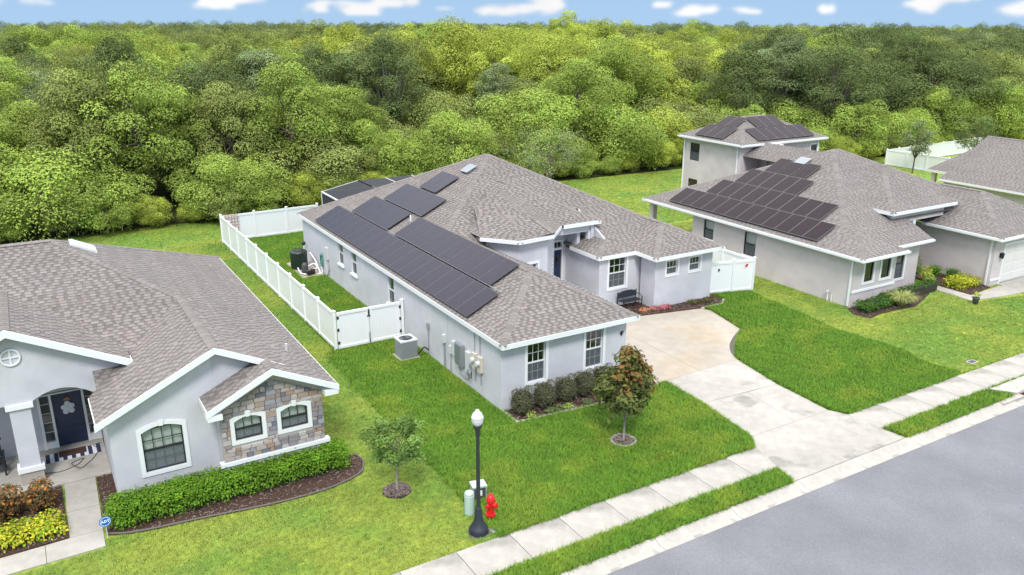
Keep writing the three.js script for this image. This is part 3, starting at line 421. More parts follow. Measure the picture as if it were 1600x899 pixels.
// ───────────── the house with the stone gable, left ─────────────
function rakes(house, pts, th, w, z, mat = M.trim) { // gable barge boards on a front plane z; pts left, peak, right [x,y] (top edge)
  for (let i = 0; i + 1 < pts.length; i++) { const [a, b] = [pts[i], pts[i + 1]]; part('rake_board', ext(toShape([[a[0], a[1] - w], [b[0], b[1] - w], [b[0], b[1]], [a[0], a[1]]]), z, z + th), mat, house); }
}
{
  const H = thing('stone_gable_house', 'pale grey house with front gables, stone facing and navy door, far left', 'house');
  const e = 3.0, p = P45, xr = 7.78;
  const MF = plane(xr, -27.0, 0, -1, e), MR = plane(xr, -27.0, -1, 0, e), MB = plane(xr, -41.4, 0, 1, e), pk = [xr - 7.2, -34.2];
  const gxr = 4.26, G1L = plane(0.74, -24.9, 1, 0, e), SL = plane(3.72, -24.1, 1, 0, e), sx = 5.75, en = 3.8, ex = -1.16, NR = plane(2.13, -27.6, -1, 0, en, 0.5), NL = plane(-4.45, -27.6, 1, 0, en, 0.5);
  const faces = [
    { pl: MF, poly: [[1.0, -27.3], [1.3, -27.0], [xr, -27.0], [1.0, -33.78]] }, { pl: MF, poly: [[-9, -29.4], [1.0, -29.4], [1.0, -33.78], pk, [-9, -34.2]] },
    { pl: MB, poly: [[-9, -41.4], [xr, -41.4], pk, [-9, -34.2]] },
    { pl: MR, poly: [[xr, -30.52], [gxr, -30.52], pk, [xr, -41.4]] },
    { pl: MR, poly: [[xr, -24.92], [gxr, -24.92], [gxr, -30.52], [xr, -30.52]] }, { pl: MR, poly: [[xr, -24.1], [sx, -24.1], [sx, -24.92], [xr, -24.92]] },
    { pl: G1L, poly: [[0.74, -24.9], [gxr, -24.9], [gxr, -30.55], [0.74, -27.03]] },
    { pl: SL, poly: [[3.72, -24.1], [sx, -24.1], [sx, -25.6], [3.72, -25.6]] },
    { pl: NR, poly: [[2.13, -27.6], [ex, -27.6], [ex, -32.2], [2.13, -29]] }, { pl: NL, poly: [[-4.45, -27.6], [ex, -27.6], [ex, -32.2], [-4.45, -29]] },
  ];
  const R = roof(H, faces, SH.warm, 21, 300), v = (pl, q) => [q[0], pl.at(...q), q[1]];
  caps(R, [[v(MF, pk), v(MF, [gxr, -30.52])], [v(MR, [gxr, -30.5]), v(MR, [gxr, -24.9])], [v(MR, [sx, -24.12]), v(MR, [sx, -24.95])], [v(MB, [xr, -41.4]), v(MB, pk)], [v(MF, pk), v(MF, [-9, -34.2])], [v(NR, [ex, -27.62]), v(NR, [ex, -32])]], SH.warm, 22);
  const sk = part('tubular_skylight', [box(-0.42, 0.02, -0.42, 0.42, 0.06, 0.42), box(-0.48, -0.03, -0.48, 0.48, 0.02, 0.48)], M.palePaint, R); sk.position.set(1.62, MR.at(1.62, -34.55) + 0.04, -34.55); sk.rotation.z = -Math.atan(p);
  part('vent_pipe', [cyl(6.9, MR.at(6.9, -26.6) - 0.05, -26.6, 0.04, 0.04, 0.34, 10)], M.palePaint, R);
  // eaves and barge boards
  eave(H, xr, -24.1, xr, -41.4, e, 1, 0); eave(H, -9, -41.4, xr, -41.4, e, 0, -1);
  eave(H, 0.74, -24.92, 0.74, -27.0, e, -1, 0, { soffit: 0.3 }); eave(H, 3.72, -24.12, 3.72, -25.28, e, -1, 0, { soffit: 0.3 }); eave(H, 2.13, -27.62, 2.13, -27.95, en, 1, 0, { soffit: 0.2 });
  const gy = (pl, x) => pl.at(x, -25) + 0.012;
  rakes(H, [[0.68, gy(G1L, 0.68)], [gxr, gy(G1L, gxr)], [6.4, gy(MR, 6.4)]], 0.04, 0.21, -24.9);
  rakes(H, [[3.66, gy(SL, 3.66)], [sx, gy(SL, sx)], [xr + 0.06, gy(MR, xr + 0.06)]], 0.04, 0.21, -24.1);
  rakes(H, [[-4.5, NL.at(-4.5, 0) + 0.012], [ex, NR.at(ex, 0) + 0.012], [2.19, NR.at(2.19, 0) + 0.012]], 0.04, 0.25, -27.6);
  part('soffit', [ext(toShape([[0.74, gy(G1L, 0.74) - 0.2], [gxr, gy(G1L, gxr) - 0.2], [gxr, gy(G1L, gxr) - 0.19], [0.74, gy(G1L, 0.74) - 0.19]]), -25.3, -24.9), ext(toShape([[sx, gy(MR, sx) - 0.2], [xr, gy(MR, xr) - 0.2], [xr, gy(MR, xr) - 0.19], [sx, gy(MR, sx) - 0.19]]), -24.6, -24.1), ext(toShape([[3.72, gy(SL, 3.72) - 0.2], [sx, gy(SL, sx) - 0.2], [sx, gy(SL, sx) - 0.19], [3.72, gy(SL, 3.72) - 0.19]]), -24.6, -24.1)], M.trim, H);
  part('eave_return', [box(7.36, 2.66, -24.6, 7.81, 2.83, -24.07), box(3.69, 2.66, -24.6, 4.14, 2.83, -24.07)], M.trim, H);
  const W = M.wallLilac;
  // gable wall with the big arched window
  let o = { u0: 0.86, u1: 2.06, v0: 0.86, v1: 2.22, arch: 0.16, cols: 4, up: 2, low: 2, dark: 1, key: 1, trim: 0.13, blind: 0, screen: 1 };
  let m = wall(H, 'gable_wall', W, [1.05, -25.3], [4.15, -25.3], [[0, 0], [3.1, 0], [3.1, 4.4], [3.2, 4.46], [0, 2.93]], [o]); windowPart(H, m, o);
  part('gable_wall', ext(toShape([[4.15, 3.0], [7.0, 3.0], [gxr, 4.44], [4.15, 4.38]]), -25.5, -25.3), W, H);
  wall(H, 'return_wall', W, [1.05, -29.5], [1.05, -25.5], 2.85); wall(H, 'return_wall', W, [4.12, -25.29], [4.12, -24.71], 2.85);
  // stone gable
  const wa = [{ u0: 0.4, u1: 1.26, v0: 1.62, v1: 2.28, arch: 0.13, cols: 3, up: 1, low: 1, dark: 1, key: 1, trim: 0.13, blind: 0, screen: 1 }, { u0: 1.86, u1: 2.74, v0: 1.62, v1: 2.28, arch: 0.13, cols: 3, up: 1, low: 1, dark: 1, key: 1, trim: 0.13, blind: 0, screen: 1 }];
  m = wall(H, 'stone_wall', std(lin(0.42, 0.39, 0.36)), [4.12, -24.51], [7.38, -24.51], [[0, 0], [3.26, 0], [3.26, 2.85], [1.63, 3.78], [0, 2.95]], wa); wa.forEach((q) => windowPart(H, m, q));
  part('water_table', box(3.98, 0.84, -24.62, 7.52, 0.97, -24.4), M.trim, H); part('base_wall', box(4.11, 0, -24.5, 7.4, 0.84, -24.45), W, H);
  {
    const rnd = RNG(77), cols = [[0.32, 0.28, 0.25], [0.27, 0.26, 0.27], [0.36, 0.3, 0.25], [0.3, 0.2, 0.14], [0.22, 0.2, 0.2], [0.14, 0.145, 0.16], [0.4, 0.36, 0.33], [0.31, 0.23, 0.18], [0.38, 0.34, 0.3], [0.24, 0.2, 0.17]].map((c) => std(lin(...[c[0] * 1.4, c[1] * 1.4, c[2] * 1.5]), { bumpMap: rep(stuccoBump, 2), bumpScale: 0.02, roughness: 0.95 }));
    const top = (u) => u < 1.63 ? 2.72 + u * p - 0.02 : 2.72 + (3.26 - u) * p - 0.02;
    for (let y = 0.975; y < 3.6;) {
      const h = 0.11 + 0.09 * rnd();
      for (let u = 0.004 - rnd() * 0.2; u < 3.26;) {
        const w = 0.15 + 0.24 * rnd(), a = Math.max(0.004, u), b = Math.min(3.256, u + w);
        let parts = [[a, b]];
        for (const q of wa) { const L = q.u0 - 0.135, Rr = q.u1 + 0.135, yb = q.v0 - 0.135, yt = q.v1 + 0.135 + 0.06; if (y + h > yb && y < yt) parts = parts.flatMap(([s, t]) => [[s, Math.min(t, L)], [Math.max(s, Rr), t]]); }
        for (const [s, t] of parts) {
          if (t - s < 0.06) continue;
          let P = [[s + 0.006, y + 0.006], [t - 0.006, y + 0.006 + 0.01 * (rnd() - 0.5)], [t - 0.006 - 0.012 * rnd(), y + h - 0.006], [s + 0.006 + 0.012 * rnd(), y + h - 0.006 + 0.01 * (rnd() - 0.5)]];
          P = clipHalf(P, ([x, q]) => 2.72 + x * p - 0.03 - q); if (P.length > 2) P = clipHalf(P, ([x, q]) => 2.72 + (3.26 - x) * p - 0.03 - q);
          if (P.length < 3 || Math.max(...P.map((q) => q[1])) - y < 0.05) continue;
          const g = new THREE.ExtrudeGeometry(toShape(P), { depth: 0.03 + 0.03 * rnd(), bevelEnabled: true, bevelThickness: 0.012, bevelSize: 0.009, bevelOffset: -0.009, bevelSegments: 1 }).applyMatrix4(m);
          part('stone', g, cols[Math.floor(rnd() * cols.length)], H);
        }
        u += w;
      }
      y += h;
    }
  }
  // entry gable: arched front, columns, door with sidelights
  const arch = []; for (let i = 0; i <= 12; i++) { const t = i / 12; arch.push([lerp(4.9, 3.1, t), 2.78 + 0.34 * (1 - (2 * t - 1) ** 2)]); }
  m = wall(H, 'entry_gable_wall', W, [-4.0, -28.0], [1.9, -28.0], [[0, 2.85], [3.1, 2.85], ...arch.reverse(), [5.1, 2.78], [5.9, 3.2], [5.9, 3.66], [2.84, 5.2], [0, 3.78]], [], 0.3);
  const vn = part('gable_vent', new THREE.TorusGeometry(0.26, 0.035, 8, 28).translate(2.85, 4.42, 0.03).applyMatrix4(m), M.trim, H); part('cross_bar', [lbox(m, 2.59, 4.395, 0.005, 3.11, 4.445, 0.04), lbox(m, 2.825, 4.16, 0.006, 2.875, 4.68, 0.041)], M.trim, vn);
  for (const [x] of [[-1.17]]) { part('column', box(x - 0.29, 0.62, -28.3, x + 0.29, 2.72, -27.98), W, H); part('column_cap', box(x - 0.38, 2.7, -28.36, x + 0.38, 2.86, -27.9), M.trim, H); part('column_base', box(x - 0.38, 0.5, -28.4, x + 0.38, 0.66, -27.9), M.trim, H); const st = part('stone_plinth', box(x - 0.33, 0, -28.36, x + 0.33, 0.5, -27.95), M.stoneEdge, H); }
  o = { u0: 0.3, u1: 2.1, v0: 0, v1: 2.12 };
  m = wall(H, 'entry_wall', W, [-1.05, -30.2], [1.05, -30.2], 2.95, [o]);
  wall(H, 'porch_wall', W, [-6, -30.3], [-1.05, -30.3], 2.95);
  const df = part('door_frame', [lbox(m, 0.3, 0, -0.12, 0.38, 2.1, 0.04), lbox(m, 2.02, 0, -0.12, 2.099, 2.1, 0.04), lbox(m, 0.66, 0, -0.12, 0.74, 2.05, 0.03), lbox(m, 1.66, 0, -0.12, 1.74, 2.05, 0.03), lbox(m, 0.38, 2.05, -0.12, 2.02, 2.1, 0.04), lbox(m, 0.38, 0.02, -0.12, 0.66, 0.3, 0.0), lbox(m, 1.74, 0.02, -0.12, 2.02, 0.3, 0.0)], M.trim, H);
  const door = part('door', [lbox(m, 0.742, 0.03, -0.09, 1.658, 2.048, -0.045), ...[[0.8, 1.16], [1.24, 1.6]].flatMap(([a, b]) => [[0.15, 0.75], [0.85, 1.45], [1.55, 1.95]].map(([c, d]) => lbox(m, a, c, -0.045, b, d, -0.033)))], M.doorNavy, H);
  part('handle', lbox(m, 0.77, 0.95, -0.03, 0.8, 1.1, 0.02), M.black, door);
  for (const a of [0.385, 1.745]) part('sidelight_pane', lbox(m, a, 0.31, -0.08, a + 0.27, 2.045, -0.07), M.glass, df), part('sidelight_bar', [0.65, 1.0, 1.35, 1.7].map((y) => lbox(m, a, y, -0.085, a + 0.27, y + 0.015, -0.065)), M.trim, df);
  const wr = thing('flower_wreath', 'white flower shaped wreath with a bow on the left navy door', 'wreath'), wm = m;
  const petal = (x, y, r) => new THREE.SphereGeometry(r, 12, 8).scale(1, 1, 0.4).translate(x, y, 0.0).applyMatrix4(wm);
  part('petals', [[1.2, 1.62], [1.08, 1.5], [1.32, 1.52], [1.12, 1.33], [1.3, 1.34], [1.2, 1.46]].map(([x, y]) => petal(x, y, 0.1)), M.whiteCloth, wr); part('bow', [petal(1.15, 1.78, 0.06), petal(1.25, 1.78, 0.06), petal(1.2, 1.83, 0.045)], M.brick, wr); rebase(wr, 0.15, -30.18, 1.5);
  part('porch_floor', box(-6, 0, -30.3, 1.04, 0.06, -27.45), M.concrete, H); part('floor_slab', box(-6, 0, -41, 7.3, 0.058, -30.52), M.room, H); part('floor_slab', box(1.3, 0, -30.5, 7.3, 0.059, -25.6), M.room, H);
  wall(H, 'side_wall', W, [7.4, -24.71], [7.4, -41.0], 2.82); wall(H, 'rear_wall', W, [7.2, -41.0], [-8.8, -41.0], 2.82);
  rebase(H, 1.5, -32);
  // porch things
  const rug = thing('striped_rug', 'navy and white striped rug on the porch below the left door', 'rug');
  for (let i = 0; i < 13; i++) part('stripe', box(-0.78 + i * 0.13, 0.06, -29.75 + 0.05 * 0, -0.652 + i * 0.13, 0.07, -29.1), i % 2 ? M.whiteCloth : M.navyCloth, rug); rebase(rug, 0.05, -29.4);
  const mat = single('doormat', box(-0.42, 0.0, -0.22, 0.42, 0.016, 0.22), M.brownMat, 'dark brown doormat lying on the striped rug', 'doormat'); mat.position.set(0.05, 0.0705, -29.55);
  single('porch_hose', tube([[-1.0, 0.075, -28.5], [-0.4, 0.075, -28.3], [0.1, 0.075, -28.5], [0.35, 0.08, -28.9], [-0.05, 0.085, -28.7], [0.2, 0.08, -28.2], [0.6, 0.075, -28.7], [0.85, 0.075, -29.3], [0.7, 0.08, -29.7], [0.95, 0.075, -29.8]], 0.013, 5, 60), M.darkGrey, 'thin dark hose lying in loops on the porch slab', 'hose');
  const ch = thing('porch_chair', 'black porch chair partly cut off at the left picture edge', 'chair');
  part('seat', box(-2.55, 0.44, -29.5, -1.95, 0.5, -28.95), M.black, ch); for (let i = 0; i < 6; i++) part('back_slat', box(-2.54 + i * 0.1, 0.5, -29.56 - 0.02, -2.47 + i * 0.1, 1.12, -29.53), M.black, ch);
  part('back_rail', box(-2.58, 1.1, -29.6, -1.92, 1.18, -29.53), M.black, ch); for (const x of [-2.58, -1.96]) { part('armrest', box(x, 0.68, -29.55, x + 0.07, 0.72, -28.9), M.black, ch); part('leg', box(x, 0.06, -29.0, x + 0.05, 0.68, -28.94), M.black, ch); part('leg', box(x, 0.06, -29.54, x + 0.05, 0.68, -29.48), M.black, ch); } rebase(ch, -2.25, -29.25);
  // garden walk
  const wk = structure('garden_walk'), S = (q) => part('slab', flat(q, 0.03, null, 0.08), M.concrete, wk);
  S([[-0.35, -27.44], [0.55, -27.44], [0.5, -25.62], [-0.4, -25.62]]); S([[-0.4, -25.6], [0.5, -25.6], [0.45, -24.15], [-0.42, -24.15]]); S([[-0.42, -24.13], [0.45, -24.13], [0.42, -23.2], [-1.05, -23.18], [-1.05, -24.1]]); S([[-1.065, -24.1], [-1.065, -23.18], [-4, -23.1], [-4, -24.02]]);
}

// ───────────── the beige house with the two-storey rear block, right ─────────────
{
  const H = thing('beige_house', 'beige stucco house with brown solar panels and a two storey rear block, right', 'house');
  const e = 2.8, p = 0.455, zf = -26.05, zb = -42.45, xl = 35.65, xR = 52.5;
  const ML = plane(xl, zf, 1, 0, e, p), MF = plane(xl, zf, 0, -1, e, p), MB = plane(xl, zb, 0, 1, e, p), MR = plane(xR, zf, -1, 0, e, p), JF = plane(xl, -25.25, 0, -1, e, p), JR = plane(39.3, -25.25, -1, 0, e, p);
  const r1 = [43.85, -34.25], r2 = [44.3, -34.25], he = 4.12, EL = plane(41.05, -27.6, 1, 0, he), EF = plane(41.05, -27.6, 0, -1, he), ex = 43.9, GL = plane(45.4, -23.85, 1, 0, 2.9), GF = plane(45.4, -23.85, 0, -1, 2.9), GR = plane(52.4, -23.85, -1, 0, 2.9);
  const faces = [
    { pl: ML, poly: [[xl, zf], r1, [xl, zb]] }, { pl: ML, poly: [[xl, -25.25], [37.475, -27.075], [37.475, -27.875], [xl, zf]] },
    { pl: JF, poly: [[xl, -25.25], [39.3, -25.25], [37.475, -27.075]] }, { pl: JR, poly: [[39.3, -25.25], [39.3, zf], [37.475, -27.875], [37.475, -27.075]] },
    { pl: MF, poly: [[xl, zf], [42.6, zf], [42.6, -33]] }, { pl: MF, poly: [[42.6, -27.8], [50.75, -27.8], r2, r1, [42.6, -33]] },
    { pl: MB, poly: [[xl, zb], [xR, zb], r2, r1] }, { pl: MR, poly: [[xR, -27], r2, [xR, zb]] },
    { pl: EF, poly: [[41.05, -27.6], [47.2, -27.6], [44.125, -30.675]] }, { pl: EL, poly: [[41.05, -27.6], [44.125, -30.675], [44.125, -32.6], [41.05, -32.6]] }, { pl: plane(47.2, -27.6, -1, 0, he), poly: [[47.2, -27.6], [44.125, -30.675], [44.125, -32.6], [47.2, -32.6]] },
    { pl: GF, poly: [[45.4, -23.85], [52.4, -23.85], [48.9, -27.35]] }, { pl: GL, poly: [[45.4, -23.85], [48.9, -27.35], [48.9, -31.5], [45.4, -31.5]] }, { pl: GR, poly: [[52.4, -23.85], [48.9, -27.35], [48.9, -31.5], [52.4, -31.5]] },
  ];
  // rear block
  const h2 = 5.6, bx0 = 44.8, bx1 = 53.8, bz0 = -49.5, bz1 = -42.75, q = 3.375, BL = plane(bx0, bz1, 1, 0, h2, p), BF = plane(bx0, bz1, 0, -1, h2, p), BB = plane(bx0, bz0, 0, 1, h2, p), BR = plane(bx1, bz1, -1, 0, h2, p), c1 = [bx0 + q, bz1 - q], c2 = [bx1 - q, bz1 - q];
  faces.push({ pl: BL, poly: [[bx0, bz1], c1, [bx0, bz0]] }, { pl: BF, poly: [[bx0, bz1], [bx1, bz1], c2, c1] }, { pl: BB, poly: [[bx0, bz0], [bx1, bz0], c2, c1] }, { pl: BR, poly: [[bx1, bz1], c2, [bx1, bz0]] });
  // little gable joining the main roof to the block
  const JL = plane(45.3, -41, 1, 0, 4.75, 0.5), JK = plane(48.9, -41, -1, 0, 4.75, 0.5);
  faces.push({ pl: JL, poly: [[45.3, -36.5], [47.1, -36.5], [47.1, -43.1], [45.3, -43.1]] }, { pl: JK, poly: [[48.9, -36.5], [47.1, -36.5], [47.1, -43.1], [48.9, -43.1]] });
  const R = roof(H, faces, SH.grey, 31), v = (pl, a) => [a[0], pl.at(...a), a[1]];
  caps(R, [[v(ML, [37.475, -27.875]), v(ML, r1)], [v(JF, [xl, -25.25]), v(JF, [37.475, -27.075])], [v(ML, [xl, zb]), v(ML, r1)], [v(MR, [xR, zf]), v(MR, r2)], [v(EL, [41.05, -27.6]), v(EL, [44.125, -30.675])], [v(EF, [47.2, -27.6]), v(EF, [44.125, -30.675])], [v(GL, [45.4, -23.85]), v(GL, [48.9, -27.35])], [v(GF, [52.4, -23.85]), v(GF, [48.9, -27.35])], [v(GL, [48.9, -27.35]), v(GL, [48.9, -31])], [v(BL, [bx0, bz1]), v(BL, c1)], [v(BL, [bx0, bz0]), v(BL, c1)], [v(BF, c1), v(BF, c2)], [v(BR, [bx1, bz1]), v(BR, c2)]], SH.grey, 32);
  const vt = part('roof_vent', [box(-0.3, 0.0, -0.36, 0.3, 0.1, 0.36), box(-0.36, 0.1, -0.42, 0.36, 0.13, 0.42)], M.greyMetal, R); vt.position.set(42.1, ML.at(42.1, -35) + 0.03, -35); vt.rotation.z = Math.atan(p);
  const G = { gutter: 1 };
  eave(H, xl, -25.25, xl, zb, e, -1, 0, G); eave(H, xl, -25.25, 39.3, -25.25, e, 0, 1, { ...G, soffit: 0.6 }); eave(H, 39.33, zf, 42.6, zf, e, 0, 1, { ...G, soffit: 0.5 }); eave(H, 42.6, -27, 42.6, zf - 0.03, e, 1, 0, { soffit: 0.5 });
  eave(H, xl, zb, 45, zb, e, 0, -1); eave(H, 41.05, -27.63, 41.05, -29.4, he, -1, 0, { soffit: 0.3 }); eave(H, 41.05, -27.6, 46.9, -27.6, he, 0, 1, { soffit: 0.4 });
  eave(H, 45.4, -23.85, 45.4, -28.6, 2.9, -1, 0, G); eave(H, 45.4, -23.85, 52.4, -23.85, 2.9, 0, 1, G); eave(H, bx0, bz1, bx0, bz0, h2, -1, 0, G); eave(H, bx0, bz1, bx1, bz1, h2, 0, 1, G); eave(H, bx1, bz1, bx1, bz0, h2, 1, 0);
  const W = M.wallBeige, dk = (u0, u1, v0, v1, x = {}) => ({ u0, u1, v0, v1, dark: 1, trim: 0, screen: 1, ...x });
  let o = [dk(1.0, 1.85, 1.3, 2.45, { blind: 0.45, sill: 1, trimMat: M.trimCream }), dk(4.4, 5.3, 1.05, 2.42, { blind: 0.48, sill: 1, trimMat: M.trimCream })], m = wall(H, 'side_wall', W, [36.0, -37.95], [36.0, -26.1], 2.62, o); o.forEach((x) => windowPart(H, m, x));
  o = [dk(0.78, 1.5, 1.25, 2.3, { trim: 0.13, low: 1, mid: 0.03 }), dk(2.15, 2.9, 1.25, 2.3, { trim: 0.13, mid: 0.03 })]; m = wall(H, 'front_wall', W, [36.0, -25.9], [39.35, -25.9], 2.62, o); o.forEach((x) => windowPart(H, m, x)); part('base_band', lbox(m, -0.06, 0.78, 0.002, 3.4, 0.9, 0.06), M.trim, H);
  o = [dk(0.35, 1.6, 0.72, 2.35, { trim: 0.13, cols: 2, up: 2, low: 2 })]; m = wall(H, 'front_wall', W, [39.36, -26.5], [42.2, -26.5], 2.62, o); o.forEach((x) => windowPart(H, m, x));
  wall(H, 'return_wall', W, [39.35, -26.1], [39.35, -26.7], 2.62); wall(H, 'return_wall', W, [42.2, -26.7], [42.2, -30.5], 2.62);
  m = wall(H, 'garage_wall', W, [45.75, -31], [45.75, -24.5], 2.72); o = [{ u0: 1.0, u1: 5.7, v0: 0, v1: 2.25 }]; m = wall(H, 'garage_front', W, [45.75, -24.3], [52.05, -24.3], 2.72, o);
  const gd = part('garage_door', lbox(m, 1.0, 0.02, -0.13, 5.7, 2.249, -0.08), M.trimCream, H); for (let j = 0; j < 4; j++) for (let i = 0; i < 4; i++) part('door_panel', lbox(m, 1.08 + i * 1.165, 0.08 + j * 0.555, -0.08, 2.12 + i * 1.165, 0.5 + j * 0.555, -0.065), M.trimCream, gd); part('door_trim', [lbox(m, 0.88, 0, 0.003, 0.99, 2.37, 0.03), lbox(m, 5.71, 0, 0.003, 5.82, 2.37, 0.03), lbox(m, 0.99, 2.26, 0.003, 5.71, 2.37, 0.03)], M.trim, H);
  part('base_band', lbox(m, 0, 0.3, 0.003, 0.86, 0.4, 0.05), M.trim, H);
  part('entry_header', box(41.35, 3.35, -28.1, 46.2, he - 0.175, -27.9), W, H); part('entry_side', box(41.35, 2.9, -32, 41.55, he - 0.175, -28.1), W, H); part('porch_post', box(43.4, 0, -28.1, 43.65, 3.35, -27.9), M.trim, H); part('entry_wall', box(42.2, 0, -30.75, 45.75, 3.35, -30.55), W, H);
  part('lanai_column', box(35.95, 0, -42.1, 36.3, 2.63, -41.75), W, H); wall(H, 'lanai_wall', W, [44.8, -38.15], [36.2, -38.15], 2.62); part('lanai_slab', box(35.9, 0, -42.2, 44.8, 0.05, -38.2), M.concrete, H);
  o = [dk(0.75, 1.75, 3.75, 5.1, { blind: 0.98 }), dk(0.75, 1.75, 1.1, 2.3)]; m = wall(H, 'block_wall', W, [45.15, -49.2], [45.15, -43.3], h2 - 0.175, o); o.forEach((x) => windowPart(H, m, x));
  o = [dk(7.35, 8.15, 4.3, 5.05, { trim: 0.1 })]; m = wall(H, 'block_wall', W, [45.15, -43.1], [53.45, -43.1], h2 - 0.175, o); o.forEach((x) => windowPart(H, m, x)); wall(H, 'block_wall', W, [53.45, -43.3], [53.45, -49.2], h2 - 0.175); wall(H, 'block_wall', W, [53.25, -49.2], [45.35, -49.2], h2 - 0.175);
  part('chimney_chase', box(47.2, 2.8, -43.097, 48.5, 5.3, -42.55), W, H); part('chase_cap', [box(47.0, 5.26, -43.0, 48.7, 5.42, -42.4)], M.trim, H);
  part('floor_slab', [box(36.2, 0, -38.1, 52, 0.05, -30.8), box(36.2, 0, -30.8, 42, 0.05, -26.7), box(45.4, 0, -49, 53.2, 0.06, -43.4)], M.room, H);
  // downspouts
  const ds = (x, z, y1, nx, nz) => part('downspout', [box(x - 0.035, 0.06, z - 0.045, x + 0.035, y1 - 0.3, z + 0.045), beam([x, y1 - 0.3, z], [x + nx * 0.3, y1 - 0.1, z + nz * 0.3], 0.07, 0.07)], M.trim, H);
  ds(35.955, -26.05, e, -1, 0); ds(45.705, -24.5, 2.9, -1, 0); ds(45.105, -43.45, h2, -1, 0); ds(45.105, -49.1, h2, -1, 0); ds(53.2, -43.05, h2, 0, 1);
  // panels
  for (const [n, x, z0, z1] of [[12, 36.68, -40.2, -28.38], [9, 38.2, -38.47, -29.55], [5, 39.72, -37.55, -32.6], [3, 41.22, -36.65, -33.35]]) for (let i = 0; i < n; i++) panel(H, ML, x, lerp(z0, z1, (i + 0.5) / n), M.panelBrown);
  for (const [n, x, z0, z1] of [[3, 45.75, -47.9, -44.9], [2, 47.1, -47.3, -45.3]]) for (let i = 0; i < n; i++) panel(H, BL, x, lerp(z0, z1, (i + 0.5) / n), M.panelBrown);
  for (const [n, z, x0, x1] of [[6, -43.7, 46.6, 52.6], [3, -45.1, 48.0, 51.0]]) for (let i = 0; i < n; i++) panel(H, BF, lerp(x0, x1, (i + 0.5) / n), z, M.panelBrown);
  // small fittings on the side wall
  const f = thing('hose_tap', 'white tap and pipe stubs low on the beige house side wall', 'tap'); part('pipe', [cyl(35.93, 0.0, -27.3, 0.03, 0.03, 0.55, 8), cyl(35.93, 0, -27.05, 0.025, 0.025, 0.4, 8)], M.trim, f); part('valve', box(35.82, 0.45, -27.36, 35.97, 0.57, -27.24), M.palePaint, f); rebase(f, 35.93, -27.2);
  const l = thing('wall_lantern', 'black wall lantern beside the beige garage door', 'lantern'); part('bracket', box(46.28, 1.62, -24.297, 46.38, 1.9, -24.24), M.black, l); part('body', new THREE.CylinderGeometry(0.1, 0.07, 0.26, 6).translate(46.33, 1.72, -24.15), M.black, l); part('cap', new THREE.ConeGeometry(0.13, 0.12, 6).translate(46.33, 1.91, -24.15), M.black, l); rebase(l, 46.33, -24.25, 1.6);
  rebase(H, 44, -36);
}
// ───────────── farther houses at the right edge ─────────────
{
  const H = thing('far_house', 'tan house with brown hip roof behind the beige house at the right edge', 'house');
  const e = 2.8, ML = plane(59.5, -29, 1, 0, e, 0.46), xm = 65.5, MF = plane(59.5, -25, 0, -1, e, 0.46), MR = plane(71.5, -29, -1, 0, e, 0.46), a = [xm, -31], b = [xm, -37];
  const LB = plane(62.6, -39.75, 1, 0, e, 0.2), R = roof(H, [{ pl: ML, poly: [[59.5, -25], a, b, [59.5, -36.7]] }, { pl: MF, poly: [[59.5, -25], [71.5, -25], a] }, { pl: MR, poly: [[71.5, -25], a, b, [71.5, -36.7]] }, { pl: LB, poly: [[62.6, -36.6], [71, -36.6], [71, -39.75], [62.6, -39.75]] }], SH.grey, 41), v = (q) => [q[0], ML.at(...q), q[1]];
  caps(R, [[v([59.5, -25]), v(a)], [v(a), v(b)]], SH.grey, 42);
  eave(H, 59.5, -25, 59.5, -36.7, e, -1, 0, { mat: M.trimCream, gutter: 1 }); eave(H, 62.6, -36.75, 62.6, -39.75, e, -1, 0, { mat: M.trimCream }); eave(H, 59.5, -25, 71.5, -25, e, 0, 1, { mat: M.trimCream });
  wall(H, 'side_wall', M.wallBeige, [59.9, -36.3], [59.9, -25.4], 2.62); wall(H, 'rear_gable', M.wallBeige, [71.2, -36.5], [59.8, -36.5], [[0, 0], [11.4, 0], [11.4, 2.75], [5.7, 5.3], [0, 2.75]]); part('lanai_column', box(62.9, 0, -39.5, 63.2, 2.62, -39.2), M.wallBeige, H);
  rebase(H, 65.5, -34);
  const F = thing('white_roof_house', 'pale flat roofed corner of a far house above the tan roof', 'house');
  part('wall', box(96, 0, -49, 110, 3.0, -38), M.wallBeige, F); part('roof', new THREE.CylinderGeometry(0.2, 1, 1.4, 4, 1).rotateY(Math.PI / 4).scale(10.5, 1, 8.5).translate(103, 3.75, -43.5), M.palePaint, F); rebase(F, 103, -43.5);
}

